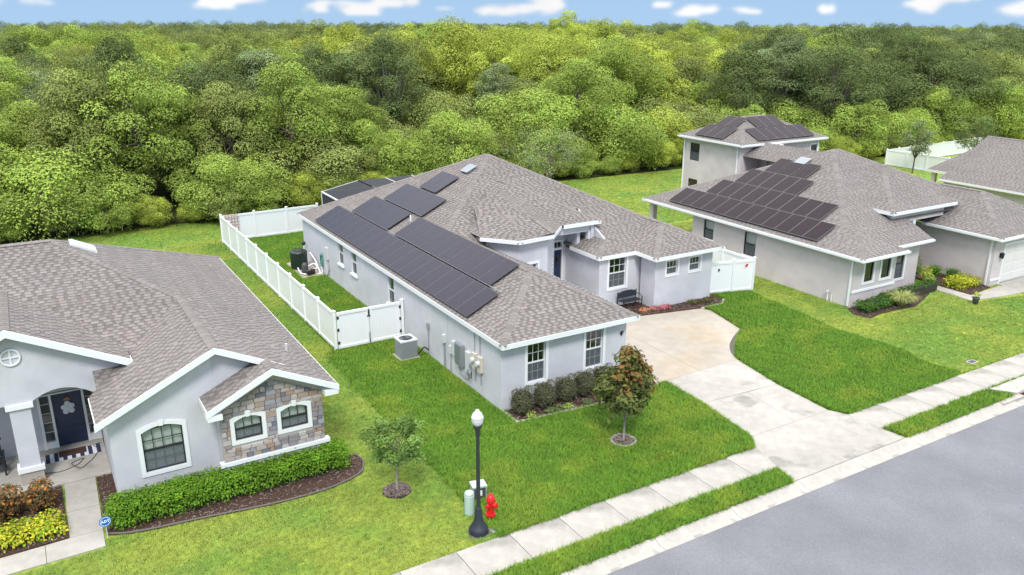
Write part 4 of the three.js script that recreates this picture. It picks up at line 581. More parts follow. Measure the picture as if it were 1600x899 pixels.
// ───────────── white vinyl fences and gates ─────────────
const postGeo = box(-0.065, 0, -0.065, 0.065, 1.86, 0.065), capGeo = merge([box(-0.08, 1.86, -0.08, 0.08, 1.89, 0.08), new THREE.ConeGeometry(0.1, 0.06, 4).rotateY(Math.PI / 4).translate(0, 1.92, 0)]);
function fence(f, pts, first = true) {
  pts.forEach(([x, z], i) => {
    if (i || first) { const p = part('post', postGeo, M.vinyl, f); p.position.set(x, 0, z); part('post_cap', capGeo, M.vinyl, p); }
    if (!i) return;
    const [a, b] = [pts[i - 1], [x, z]], L = Math.hypot(b[0] - a[0], b[1] - a[1]) - 0.13, ang = Math.atan2(-(b[1] - a[1]), b[0] - a[0]);
    const g = []; const n = Math.round(L / 0.165); for (let k = 0; k < n; k++) g.push(box(-L / 2 + (k * L) / n + 0.003, 0.17, -0.011, -L / 2 + ((k + 1) * L) / n - 0.003, 1.66, 0.011));
    g.push(box(-L / 2, 0.18, -0.006, L / 2, 1.65, 0.006));
    const pn = part('privacy_panel', g, M.vinyl, f); pn.position.set((a[0] + b[0]) / 2, 0, (a[1] + b[1]) / 2); pn.rotation.y = ang;
    part('top_rail', box(-L / 2, 1.66, -0.04, L / 2, 1.8, 0.04), M.vinyl, pn); part('bottom_rail', box(-L / 2, 0.04, -0.04, L / 2, 0.18, 0.04), M.vinyl, pn);
  });
}
const line = (a, b, n) => Array.from({ length: n + 1 }, (_, i) => [lerp(a[0], b[0], i / n), lerp(a[1], b[1], i / n)]);
{
  const f = thing('vinyl_fence', 'long white vinyl fence around the side yard left of the grey house', 'fence');
  fence(f, line([11.02, -33.9], [10.9, -55.7], 10)); fence(f, line([10.9, -55.7], [17.5, -55.9], 3), false); rebase(f, 11, -45);
  const gate = (x0, x1, label, hingeLeft) => {
    const g = thing('gate', label, 'gate', 'double gate'), L = x1 - x0, b = []; const n = Math.round(L / 0.165); for (let k = 0; k < n; k++) b.push(box(x0 + (k * L) / n + 0.003, 0.2, -33.835, x0 + ((k + 1) * L) / n - 0.003, 1.68, -33.815));
    part('privacy_panel', b.concat([box(x0, 0.2, -33.83, x1, 1.67, -33.82)]), M.vinyl, g); part('rail', [box(x0, 1.68, -33.87, x1, 1.8, -33.78)], M.vinyl, g); part('rail', [box(x0, 0.08, -33.87, x1, 0.2, -33.78)], M.vinyl, g); part('stile', box(x0 + 0.001, 0.2, -33.868, x0 + 0.1, 1.68, -33.782), M.vinyl, g); part('stile', box(x1 - 0.1, 0.2, -33.868, x1 - 0.001, 1.68, -33.782), M.vinyl, g);
    const hx = hingeLeft ? x0 - 0.02 : x1 - 0.06; for (const y of [0.3, 0.92, 1.5]) part('hinge', box(hx, y, -33.78, hx + 0.09, y + 0.14, -33.76), M.black, g);
    if (hingeLeft) { part('latch', [box(x1 - 0.04, 1.42, -33.78, x1 + 0.03, 1.72, -33.75), box(x1 - 0.1, 1.4, -33.775, x1 + 0.06, 1.44, -33.74)], M.black, g); part('drop_rod', box(x1 - 0.02, 0.02, -33.775, x1 + 0.01, 0.62, -33.75), M.black, g); }
    rebase(g, (x0 + x1) / 2, -33.82);
  };
  gate(11.12, 12.62, 'left white gate leaf with black hinges at the fence corner post', true); gate(12.66, 14.16, 'right white gate leaf hinged beside the grey house wall', false);
  const gp = thing('gate_post', 'white gate post against the grey house wall', 'post'); const q = part('post', postGeo, M.vinyl, gp); q.position.set(14.26, 0, -33.82); part('post_cap', capGeo, M.vinyl, q); rebase(gp, 14.26, -33.82);
  const r = thing('corner_fence', 'short white vinyl fence right of the grey house with a red sign', 'fence');
  fence(r, [[31.15, -31.25], [32.5, -30.9], [33.75, -30.6]]); fence(r, line([33.75, -30.6], [33.75, -40], 4), false); part('latch', box(31.6, 1.3, -31.1, 31.68, 1.42, -31.05), M.black, r); rebase(r, 33, -32);
  const sg = thing('fence_sign', 'tiny red warning sign on the short white fence', 'sign'); part('plate', box(-0.14, -0.07, -0.006, 0.14, 0.07, 0.006), M.red, sg); sg.position.set(33.3, 1.5, -30.655); sg.rotation.y = 0.235;
  const b = thing('far_fence', 'far white vinyl fence around the yard behind the tan house', 'fence');
  fence(b, line([76.2, -53], [77.4, -36], 8)); fence(b, line([76.2, -53], [94, -53.5], 9), false); rebase(b, 80, -50); b.scale.y = 0.86;
  const tr = thing('trellis', 'small brown wooden trellis in the back corner of the white fence', 'trellis'); for (let i = 0; i < 5; i++) part('upright', box(11.15 + i * 0.19, 0, -55.52, 11.18 + i * 0.19, 1.95, -55.49), M.brick, tr); for (let i = 0; i < 6; i++) part('crossbar', box(11.1, 0.7 + i * 0.22, -55.489, 11.97, 0.73 + i * 0.22, -55.46), M.brick, tr); rebase(tr, 11.5, -55.5);
}
// screened pool cage behind the grey house
{
  const C = thing('pool_cage', 'dark screened pool cage with white frame bars behind the grey house', 'pool cage'), x0 = 18.0, x1 = 30, z0 = -56.2, z1 = -49.0, h = 2.6, t = 3.55, xs = [18, 20, 22, 24, 26, 28, 30];
  part('screen', [box(x0, 0.05, z0, x1, h, z0 + 0.006), box(x0, 0.05, z0 + 0.01, x0 + 0.006, h, z1), box(x1 - 0.006, 0.05, z0 + 0.01, x1, h, z1)], M.screen, C);
  const P = (a, b, c, d) => { const g = new THREE.BufferGeometry().setFromPoints([a, b, c, a, c, d].map((q) => new THREE.Vector3(...q))); g.setAttribute('uv', new THREE.Float32BufferAttribute(new Float32Array(12), 2)); g.computeVertexNormals(); return g; };
  part('roof_screen', [P([x0, h, z0], [x1, h, z0], [x1 - 2, t, z0 + 2], [x0 + 2, t, z0 + 2]), P([x0, h, z0], [x0 + 2, t, z0 + 2], [x0 + 2, t, z1], [x0, h, z1]), P([x1, h, z0], [x1 - 2, t, z0 + 2], [x1 - 2, t, z1], [x1, h, z1]), P([x0 + 2, t, z0 + 2], [x1 - 2, t, z0 + 2], [x1 - 2, t, z1], [x0 + 2, t, z1])], M.screen, C);
  for (const x of xs) { part('upright', box(x - 0.03, 0, z0 - 0.03, x + 0.03, h, z0 + 0.05), M.trim, C); const q = clamp(x, x0 + 2, x1 - 2); part('rafter', [beam([x, h, z0], [q, t, z0 + 2], 0.04, 0.05), beam([q, t, z0 + 2], [q, t, z1], 0.04, 0.05)], M.trim, C); }
  part('eave_beam', [beam([x0, h, z0], [x1, h, z0], 0.07, 0.09), beam([x0, h, z0], [x0, h, z1], 0.07, 0.09), beam([x1, h, z0], [x1, h, z1], 0.07, 0.09)], M.trim, C); rebase(C, 24, -52.5);
}
// ───────────── utilities along the grey house's side wall ─────────────
const X0 = 14.345;
function acUnit(x, z, label, mat) {
  const g = thing('air_conditioner', label, 'air conditioner'), s = 0.38;
  part('pad', box(-0.48, -0.02, -0.48, 0.48, 0.07, 0.48), M.concrete, g); const bd = part('cabinet', box(-s, 0.07, -s, s, 0.84, s), mat, g);
  const lv = []; for (let i = 0; i < 12; i++) for (const [a, b] of [[s, 0.012], [-s - 0.012, 0.012]]) { lv.push(box(-s + 0.04, 0.12 + i * 0.055, a + 0.001, s - 0.04, 0.15 + i * 0.055, a + b)); lv.push(box(a + 0.001, 0.12 + i * 0.055, -s + 0.04, a + b, 0.15 + i * 0.055, s - 0.04)); } part('louvre', lv, M.greyMetal, bd);
  const top = part('top_cover', ext(toShape([[-0.41, -0.41], [0.41, -0.41], [0.41, 0.41], [-0.41, 0.41]], [Array.from({ length: 24 }, (_, i) => [0.31 * Math.cos((i * Math.PI) / 12), 0.31 * Math.sin((i * Math.PI) / 12)])]), 0, 0.06).rotateX(-Math.PI / 2).translate(0, 0.84, 0), M.palePaint, g);
  part('fan_guard', [0.08, 0.16, 0.24, 0.3].map((r) => new THREE.TorusGeometry(r, 0.008, 5, 24).rotateX(Math.PI / 2).translate(0, 0.88, 0)), M.darkGrey, top); part('fan', [box(-0.28, 0.846, -0.05, 0.28, 0.856, 0.05), box(-0.05, 0.857, -0.28, 0.05, 0.865, 0.28)], M.darkGrey, top);
  g.position.set(x, 0, z); return g;
}
{
  acUnit(13.45, -31.6, 'grey air conditioner with round fan top beside the white gate', M.greyMetal);
  const dc = thing('disconnect_box', 'small grey disconnect box and conduit on the wall above the air conditioner', 'box'); part('box', box(X0 - 0.1, 1.35, -31.15, X0, 1.6, -31.0), M.greyMetal, dc); part('conduit', [cyl(X0 - 0.04, 0.3, -31.08, 0.02, 0.02, 1.06, 8)], M.greyMetal, dc); part('cable', tube([[X0 - 0.05, 0.35, -31.08], [X0 - 0.3, 0.55, -31.0], [X0 - 0.45, 0.3, -31.1], [X0 - 0.5, 0.15, -31.3]], 0.03, 6), M.black, dc); rebase(dc, X0, -31.1, 1);
  const ub = (n, l, z0, z1, y0, y1, d, mat, extra) => { const g = thing(n, l, 'box'); part('cabinet', box(X0 - d, y0, z0, X0, y1, z1), mat, g); part('cover', box(X0 - d - 0.012, y0 + 0.02, z0 + 0.02, X0 - d - 0.001, y1 - 0.02, z1 - 0.02), mat, g); if (extra) extra(g); rebase(g, X0, (z0 + z1) / 2, y0); };
  const con = (z, y0, y1, r = 0.018, d = 0.03) => cyl(X0 - d, y0, z, r, r, y1 - y0, 8);
  ub('junction_box', 'pale junction box on the side wall with two conduits down to the grass', -29.6, -29.4, 1.25, 1.6, 0.11, M.palePaint, (g) => { part('conduit', [con(-29.55, 0, 1.25)], M.greyMetal, g); part('conduit', [con(-29.43, 0.0, 1.25)], M.greyMetal, g); part('conduit', [con(-29.25, 0.5, 2.7, 0.014)], M.palePaint, g); });
  ub('phone_box', 'narrow white telephone box between the junction box and breaker panel', -29.0, -28.84, 0.95, 1.3, 0.09, M.palePaint, (g) => part('conduit', [con(-28.92, 0, 0.95)], M.greyMetal, g));
  ub('slim_cabinet', 'slim pale cabinet directly left of the grey breaker panel', -28.7, -28.45, 1.0, 1.62, 0.1, M.palePaint);
  ub('breaker_panel', 'large grey electrical panel with a darker door on the side wall', -28.3, -27.7, 0.78, 1.72, 0.16, M.greyMetal, (g) => { part('door', box(X0 - 0.186, 0.86, -28.24, X0 - 0.173, 1.66, -27.84), std(lin(0.16, 0.19, 0.19), { roughness: 0.5 }), g); part('conduit', [tube([[X0 - 0.06, 0.78, -28.1], [X0 - 0.06, 0.45, -28.0], [X0 - 0.06, 0.42, -27.3], [X0 - 0.06, 0.75, -27.2]], 0.025, 6)], M.greyMetal, g); });
  ub('transfer_box', 'tall pale box right of the grey electrical panel', -27.45, -27.15, 0.72, 1.6, 0.12, M.palePaint, (g) => part('cable', tube([[X0 - 0.13, 0.9, -27.2], [X0 - 0.2, 0.7, -27.05], [X0 - 0.12, 0.6, -26.95], [X0 - 0.13, 0.9, -26.9]], 0.022, 6), M.darkGrey, g));
  for (const [z, l] of [[-26.75, 'cream electric meter, left one of the pair on the side wall'], [-26.3, 'cream electric meter nearest the front corner of the grey house']]) { const g = thing('electric_meter', l, 'meter', 'pair of electric meters'); part('base', box(X0 - 0.13, 1.1, z - 0.15, X0, 1.75, z + 0.15), std(lin(0.55, 0.5, 0.42)), g); part('dial', new THREE.CylinderGeometry(0.11, 0.11, 0.14, 18).rotateZ(Math.PI / 2).translate(X0 - 0.2, 1.48, z), M.palePaint, g); part('conduit', [con(z + 0.02, 0.55, 1.1)], M.greyMetal, g); part('mast', [con(z - 0.05, 1.75, 2.7, 0.016)], M.greyMetal, g); rebase(g, X0, z, 0.55); }
  // pool pump pad in the fenced yard
  const pad = single('equipment_pad', box(-0.66, -0.05, -1.75, 0.66, 0.06, 1.75), M.padConcrete, 'concrete pad under the pool equipment in the fenced yard', 'slab'); pad.position.set(13.66, 0, -46.85);
  const ht = thing('pool_heater', 'dark green pool heat pump standing on the concrete pad', 'heat pump'); part('cabinet', new THREE.CylinderGeometry(0.5, 0.5, 0.95, 8).rotateY(Math.PI / 8).translate(0, 0.06 + 0.5, 0), M.poolGreen, ht); part('top', lathe([[0, 0.14], [0.2, 0.13], [0.45, 0.08], [0.53, 0], [0.5, -0.02]]).translate(0, 1.05, 0), M.poolGreen, ht); part('fan_guard', new THREE.TorusGeometry(0.3, 0.02, 6, 24).rotateX(Math.PI / 2).translate(0, 1.17, 0), M.black, ht); ht.position.set(13.45, 0, -47.2);
  const pm = thing('pool_pump', 'black pool pump and filter with white pipes on the pad', 'pump'); part('filter', lathe([[0, 0], [0.17, 0.0], [0.19, 0.06], [0.19, 0.42], [0.14, 0.55], [0.05, 0.6], [0, 0.6]]).translate(13.45, 0.06, -46.1), M.darkGrey, pm); part('motor', new THREE.CylinderGeometry(0.13, 0.13, 0.5, 14).rotateX(Math.PI / 2).translate(13.45, 0.24, -45.55), M.black, pm); part('strainer', lathe([[0, 0], [0.14, 0], [0.14, 0.3], [0, 0.34]]).translate(13.75, 0.06, -45.6), M.black, pm);
  part('pipe', tube([[13.75, 0.36, -45.6], [14.1, 0.36, -45.7], [14.12, 0.7, -46.2], [14.15, 0.9, -47.2]], 0.04, 8), M.trim, pm); part('pipe', tube([[13.6, 0.4, -46.1], [14.05, 0.5, -46.2], [14.1, 0.3, -45.5], [14.1, 0.1, -45.3]], 0.04, 8), M.trim, pm); part('pipe', tube([[13.3, 0.15, -45.4], [13.1, 0.15, -45.8], [13.12, 0.3, -46.4]], 0.04, 8), M.trim, pm); part('pipe', tube([[13.9, 0.12, -45.25], [14.2, 0.12, -45.3], [14.22, 0.5, -45.35]], 0.035, 8), M.trim, pm); rebase(pm, 13.6, -45.8);
  const hs = thing('hose_reel', 'coiled green garden hose hanging on the wall above the pool pad', 'hose'); part('hanger', box(14.22, 1.1, -45.6, 14.345, 1.16, -45.3), M.darkGrey, hs); part('hose', [0.26, 0.3, 0.34].map((r, i) => new THREE.TorusGeometry(r, 0.02, 6, 24).scale(0.6, 1.35, 1).rotateY(Math.PI / 2).translate(14.24 + i * 0.03, 0.82, -45.45)), M.hose, hs); rebase(hs, 14.3, -45.45, 0.6);
  const tb = thing('timer_box', 'white pool timer box on the wall beside the coiled hose', 'box'); part('box', box(X0 - 0.12, 1.15, -44.6, X0, 1.85, -44.3), M.palePaint, tb); part('conduit', [tube([[X0 - 0.06, 1.15, -44.4], [X0 - 0.06, 0.6, -44.2], [X0 - 0.08, 0.1, -44.6]], 0.025, 6)], M.greyMetal, tb); part('conduit', [con(-44.52, 0.05, 1.15)], M.palePaint, tb); rebase(tb, X0, -44.45, 1.1);
  const lm = thing('yard_light', 'small dark fixture on a white pipe at the rear corner of the grey house', 'light'); part('pipe', [cyl(14.15, 0, -48.4, 0.03, 0.03, 1.1, 8)], M.trim, lm); part('head', [new THREE.SphereGeometry(0.13, 12, 8).translate(14.15, 1.2, -48.4)], M.black, lm); rebase(lm, 14.15, -48.4);
}
// ───────────── street furniture on the lawn ─────────────
{
  const L = thing('street_lamp', 'dark post lamp with white acorn globe on the front lawn', 'street lamp');
  part('footing', cyl(0, -0.03, 0, 0.34, 0.34, 0.045, 20), M.edging, L);
  part('base', new THREE.CylinderGeometry(0.29, 0.31, 0.13, 8).translate(0, 0.085, 0), M.ironBlue, L); part('base_flare', lathe([[0.28, 0.15], [0.25, 0.22], [0.17, 0.33], [0.125, 0.5], [0.1, 0.75], [0.085, 0.78], [0.08, 0.84], [0.06, 0.86]], 16), M.ironBlue, L);
  part('pole', lathe([[0.062, 0.85], [0.058, 2], [0.05, 3.15], [0.05, 3.2]], 14), M.ironBlue, L); part('neck', lathe([[0.05, 3.15], [0.075, 3.2], [0.06, 3.25], [0.075, 3.36], [0.125, 3.44], [0.13, 3.5], [0.11, 3.51]], 18), M.ironBlue, L);
  part('globe', lathe([[0.1, 3.505], [0.15, 3.58], [0.175, 3.7], [0.172, 3.76], [0.13, 3.86], [0.06, 3.93], [0.05, 3.97], [0, 4.0]], 22), M.globe, L); part('globe_band', new THREE.TorusGeometry(0.176, 0.008, 6, 24).rotateX(Math.PI / 2).translate(0, 3.74, 0), M.greyMetal, L);
  L.position.set(9.9, 0, -18.41);
  const Y = thing('fire_hydrant', 'red fire hydrant standing beside the dark post lamp', 'fire hydrant');
  part('stub', cyl(0, -0.02, 0, 0.1, 0.1, 0.16, 16), M.palePaint, Y); part('flange', [cyl(0, 0.13, 0, 0.16, 0.16, 0.05, 16)], M.red, Y); part('barrel', lathe([[0.12, 0.17], [0.11, 0.22], [0.1, 0.28], [0.105, 0.55], [0.13, 0.57], [0.13, 0.61], [0.11, 0.62]], 20), M.red, Y); part('bonnet', lathe([[0.135, 0.61], [0.135, 0.65], [0.12, 0.72], [0.08, 0.79], [0.04, 0.81], [0.035, 0.87], [0, 0.87]], 20), M.red, Y);
  part('nozzle', [new THREE.CylinderGeometry(0.075, 0.075, 0.1, 14).rotateX(Math.PI / 2).translate(0, 0.5, 0.14), new THREE.CylinderGeometry(0.09, 0.09, 0.04, 6).rotateX(Math.PI / 2).translate(0, 0.5, 0.2)], M.red, Y); for (const s of [-1, 1]) part('nozzle', [new THREE.CylinderGeometry(0.05, 0.05, 0.1, 12).rotateZ(Math.PI / 2).translate(s * 0.14, 0.5, 0), new THREE.CylinderGeometry(0.062, 0.062, 0.05, 6).rotateZ(Math.PI / 2).translate(s * 0.2, 0.5, 0)], M.red, Y); part('bolts', Array.from({ length: 8 }, (_, i) => cyl(0.14 * Math.cos(i * 0.785), 0.175, 0.14 * Math.sin(i * 0.785), 0.015, 0.015, 0.03, 6)), M.red, Y);
  Y.position.set(10.55, 0, -18.85); Y.rotation.y = 0.5;
  const P = thing('cable_pedestal', 'pale mint green cable pedestal behind the post lamp', 'pedestal'); part('housing', lathe([[0.155, 0.0], [0.15, 0.68], [0.13, 0.73], [0.07, 0.76], [0, 0.765]], 20), M.mint, P); part('lid_seam', new THREE.TorusGeometry(0.152, 0.008, 6, 22).rotateX(Math.PI / 2).translate(0, 0.62, 0), M.palePaint, P); P.position.set(10.13, 0, -19.42);
  const T = thing('utility_box', 'low pale grey utility box with dark front behind the post lamp', 'utility box'); part('cabinet', box(-0.3, 0, -0.25, 0.3, 0.52, 0.25), std(lin(0.42, 0.47, 0.46), { roughness: 0.5 }), T); part('lid', box(-0.33, 0.52, -0.28, 0.33, 0.58, 0.28), std(lin(0.42, 0.46, 0.45), { roughness: 0.6 }), T); part('front_door', box(-0.26, 0.06, 0.251, 0.26, 0.5, 0.265), M.darkGrey, T); part('notice', box(-0.08, 0.2, 0.266, 0.1, 0.42, 0.27), M.trim, T); T.scale.set(0.72, 0.85, 0.75); T.position.set(10.78, 0, -20.05); T.rotation.y = -0.2;
  const V = thing('meter_lid', 'small concrete meter box flush with the grass beside the lamp base', 'cover'); part('collar', box(-0.18, -0.02, -0.14, 0.18, 0.03, 0.14), M.concrete, V); part('lid', box(-0.12, 0.03, -0.09, 0.12, 0.037, 0.09), M.greyMetal, V); V.position.set(10.4, 0, -18.25);
  // security sign by the left walk
  const S = thing('yard_sign', 'blue octagonal security sign on a short stake by the garden walk', 'sign'), cv = document.createElement('canvas'); cv.width = cv.height = 128; const c = cv.getContext('2d');
  c.fillStyle = '#1766b8'; c.fillRect(0, 0, 128, 128); c.strokeStyle = '#fff'; c.lineWidth = 5; c.beginPath(); for (let i = 0; i < 8; i++) { const a = Math.PI / 8 + (i * Math.PI) / 4; c[i ? 'lineTo' : 'moveTo'](64 + 54 * Math.cos(a), 64 + 54 * Math.sin(a)); } c.closePath(); c.stroke(); c.fillStyle = '#fff'; c.font = 'bold 46px sans-serif'; c.textAlign = 'center'; c.fillText('ADT', 64, 78);
  const tx = new THREE.CanvasTexture(cv); tx.colorSpace = THREE.SRGBColorSpace;
  part('stake', box(-0.012, 0, -0.012, 0.012, 0.5, 0.012), M.palePaint, S); const oc = new THREE.CylinderGeometry(0.17, 0.17, 0.014, 8).rotateY(Math.PI / 8).rotateX(Math.PI / 2).translate(0, 0.58, 0.02); part('plate', oc, std(lin(0.02, 0.13, 0.45)), S);
  const face = new THREE.CircleGeometry(0.166, 8, Math.PI / 8).translate(0, 0.58, 0.0285); part('face', face, std(0xffffff, { map: tx }), S); S.position.set(0.52, 0, -23.6); S.rotation.y = 0.1;
  // bench under the window
  const B = thing('garden_bench', 'dark blue metal garden bench under the window by the entry', 'bench'); for (let i = 0; i < 5; i++) part('seat_slat', box(-0.58, 0.42, -0.2 + i * 0.1, 0.58, 0.44, -0.12 + i * 0.1), M.ironBlue, B); const back = []; for (let i = 0; i < 12; i++) back.push(lerp(-0.56, 0.56, i / 11)); part('back_panel', ext(toShape([[-0.58, 0.52], [0.58, 0.52], [0.58, 0.8], [0.3, 0.88], [0, 0.9], [-0.3, 0.88], [-0.58, 0.8]]), -0.24, -0.225), M.ironBlue, B); for (const s of [-1, 1]) { part('arm', tube([[s * 0.6, 0.66, -0.22], [s * 0.6, 0.68, 0.1], [s * 0.6, 0.6, 0.27]], 0.018, 6), M.ironBlue, B); part('leg', box(s * 0.6 - 0.02, 0, 0.24, s * 0.6 + 0.02, 0.6, 0.28), M.ironBlue, B); part('leg', box(s * 0.6 - 0.02, 0, -0.26, s * 0.6 + 0.02, 0.86, -0.22), M.ironBlue, B); } B.position.set(26.1, 0, -31.75);
  const U = thing('porch_box', 'small white cube shaped planter box beside the blue bench', 'box'); part('box', box(-0.18, 0, -0.18, 0.18, 0.36, 0.18), M.trim, U); part('panel', box(-0.12, 0.08, 0.181, 0.12, 0.28, 0.19), M.palePaint, U); U.position.set(24.95, 0, -31.7);
  // lime hose cart at the garage corner
  const K = thing('hose_cart', 'lime green and grey hose cart against the garage wall', 'hose cart'); for (const s of [-1, 1]) part('side_panel', [box(s * 0.24 - 0.03, 0, -0.15, s * 0.24 + 0.03, 0.62, 0.15)], M.lime, K); part('drum', new THREE.CylinderGeometry(0.17, 0.17, 0.42, 18).rotateZ(Math.PI / 2).translate(0, 0.36, 0), M.greyMetal, K); part('handle', tube([[-0.24, 0.6, 0], [-0.2, 0.8, 0], [0.2, 0.8, 0], [0.24, 0.6, 0]], 0.02, 6), M.darkGrey, K); K.position.set(19.75, 0, -24.55);
}

// ───────────── foliage ─────────────
// leaf cloud: blobs [{x,y,z,r:[rx,ry,rz],n,t}] → diamond leaves near each blob's surface; vertex colours vary per clump and leaf
function leaves(seed, blobs, size, o = {}) {
  const rnd = RNG(seed), N = blobs.reduce((s, b) => s + b.n, 0), p = new Float32Array(N * 18), nn = new Float32Array(N * 18), c = new Float32Array(N * 18);
  let k = 0; const { shell = 0.62, vary = 0.3, tip = [1.15, 1.1, 0.8], up = 0.45, aspect = 0.55, floor = -1e9 } = o;
  const d = new THREE.Vector3(), L = new THREE.Vector3(), Wd = new THREE.Vector3(), n = new THREE.Vector3(), q = new THREE.Vector3();
  for (const b of blobs) for (let i = 0; i < b.n; i++) {
    d.set(rnd() * 2 - 1, rnd() * 2 - 1, rnd() * 2 - 1); while (d.lengthSq() > 1 || d.lengthSq() < 0.01) d.set(rnd() * 2 - 1, rnd() * 2 - 1, rnd() * 2 - 1);
    d.normalize(); if (d.y < -0.15 && rnd() < 0.6) d.y = -d.y; const rr = (shell + (1.06 - shell) * Math.pow(rnd(), 0.7)) * (rnd() < 0.14 ? 1.05 + 0.35 * rnd() : 1);
    q.set(b.x + d.x * b.r[0] * rr, b.y + d.y * b.r[1] * rr, b.z + d.z * b.r[2] * rr); if (q.y < floor) q.y = floor + rnd() * 0.1;
    n.copy(d).add(L.set(rnd() - 0.5, rnd() - 0.5 + up, rnd() - 0.5).multiplyScalar(1.5)).normalize();
    L.set(rnd() - 0.5, rnd() - 0.6, rnd() - 0.5).addScaledVector(d, 0.5); L.addScaledVector(n, -L.dot(n)).normalize(); Wd.crossVectors(n, L);
    const s = size * (0.65 + 0.7 * rnd()), w = s * aspect, A = [q.x, q.y, q.z], mx = (f, g, h) => [A[0] + L.x * f + Wd.x * g + n.x * h, A[1] + L.y * f + Wd.y * g + n.y * h, A[2] + L.z * f + Wd.z * g + n.z * h];
    const v0 = mx(-s / 2, 0, 0), v1 = mx(0.05 * s, w / 2, s * 0.08), v2 = mx(s / 2, 0, -s * 0.05), v3 = mx(0.05 * s, -w / 2, s * 0.08), o6 = k * 18;
    [v0, v2, v1, v0, v3, v2].forEach((vv, j) => { p.set(vv, o6 + j * 3); nn.set([n.x, n.y, n.z], o6 + j * 3); });
    const t = (b.t ?? 1) * (1 - vary / 2 + vary * rnd()), y = rnd() < (o.tipShare ?? 0.35) ? tip : [1, 1, 1]; for (let j = 0; j < 6; j++) c.set([t * y[0], t * y[1], t * y[2]], o6 + j * 3);
    k++;
  }
  const g = new THREE.BufferGeometry(); g.setAttribute('position', new THREE.BufferAttribute(p, 3)); g.setAttribute('normal', new THREE.BufferAttribute(nn, 3)); g.setAttribute('color', new THREE.BufferAttribute(c, 3)); return g;
}
// tree at the origin: tapered trunk with limbs reaching into leaf clumps
function treeGeo(seed, o) {
  const rnd = RNG(seed), { h, r, base, nb, n, size, trunk = 0.16, flat: fl = 0.8 } = o, ch = (h - base) / 2, cy = base + ch, blobs = [], limbs = [];
  const tube2 = (a, b, r0, r1) => { const A = new THREE.Vector3(...a), B = new THREE.Vector3(...b), L = A.distanceTo(B), g = new THREE.CylinderGeometry(r1, r0, L, 6, 2, true); g.translate(0, L / 2, 0); g.applyQuaternion(new THREE.Quaternion().setFromUnitVectors(new THREE.Vector3(0, 1, 0), B.clone().sub(A).normalize())); return g.translate(A.x, A.y, A.z); };
  const bend = [(rnd() - 0.5) * 0.12 * h, (rnd() - 0.5) * 0.12 * h], fork = [bend[0] * 0.5, Math.max(base * 0.9, h * 0.22), bend[1] * 0.5], top = [bend[0], h * 0.75, bend[1]];
  limbs.push(tube2([0, -0.1, 0], fork, trunk, trunk * 0.75), tube2(fork, top, trunk * 0.75, trunk * 0.25));
  for (let i = 0; i < nb; i++) {
    const a = (i * 2.39996) + rnd() * 0.9, yy = 1 - (2 * (i + 0.5)) / nb + (rnd() - 0.5) * 0.35, rad = Math.sqrt(Math.max(0.05, 1 - yy * yy)), k = (0.45 + 0.55 * rnd()) * (o.taper ? lerp(1.1, 0.6, (yy + 1) / 2) : 1);
    const b = { x: bend[0] * 0.8 + Math.cos(a) * rad * r * k, y: cy + yy * ch * (0.62 + 0.22 * rnd()), z: bend[1] * 0.8 + Math.sin(a) * rad * r * k }, br = r * (o.blob ?? 0.36) * (0.65 + 0.6 * rnd());
    b.r = [br * (0.75 + 0.5 * rnd()), br * fl * (0.7 + 0.6 * rnd()), br * (0.75 + 0.5 * rnd())]; b.n = Math.round((n / nb) * (br / (r * (o.blob ?? 0.36))) ** 2 * 0.9); b.t = 0.66 + 0.68 * rnd(); blobs.push(b);
    if (i % 2 === 0 || o.open) limbs.push(tube2(i % 4 ? fork : [lerp(fork[0], top[0], 0.5), lerp(fork[1], top[1], 0.5), lerp(fork[2], top[2], 0.5)], [b.x, b.y, b.z], trunk * 0.38, trunk * 0.1));
  }
  return { crown: leaves(seed + 1, blobs, size, { tipShare: o.tipShare, up: o.up, floor: 0.05, aspect: o.aspect, shell: o.shell, vary: o.vary }), trunk: mergeGeometries(limbs.map(clean)) };
}
const LM = { bright: leafMat(lin(0.31, 0.41, 0.09)), lime: leafMat(lin(0.4, 0.47, 0.09)), yellow: leafMat(lin(0.4, 0.46, 0.085)), olive: leafMat(lin(0.26, 0.31, 0.095)), dark: leafMat(lin(0.145, 0.195, 0.07)), grey: leafMat(lin(0.23, 0.29, 0.14)), hedge: leafMat(lin(0.12, 0.26, 0.025)), gold: leafMat(lin(0.5, 0.48, 0.045)), plum: leafMat(lin(0.105, 0.1, 0.07)), bronze: leafMat(lin(0.13, 0.1, 0.045)), magnolia: leafMat(lin(0.125, 0.15, 0.05)), rust: leafMat(lin(0.24, 0.13, 0.045)), oak: leafMat(lin(0.17, 0.28, 0.075)), cream: leafMat(lin(0.42, 0.45, 0.2)), pink: leafMat(lin(0.62, 0.16, 0.2)), coral: leafMat(lin(0.6, 0.24, 0.13)), sage: leafMat(lin(0.15, 0.2, 0.09)) };

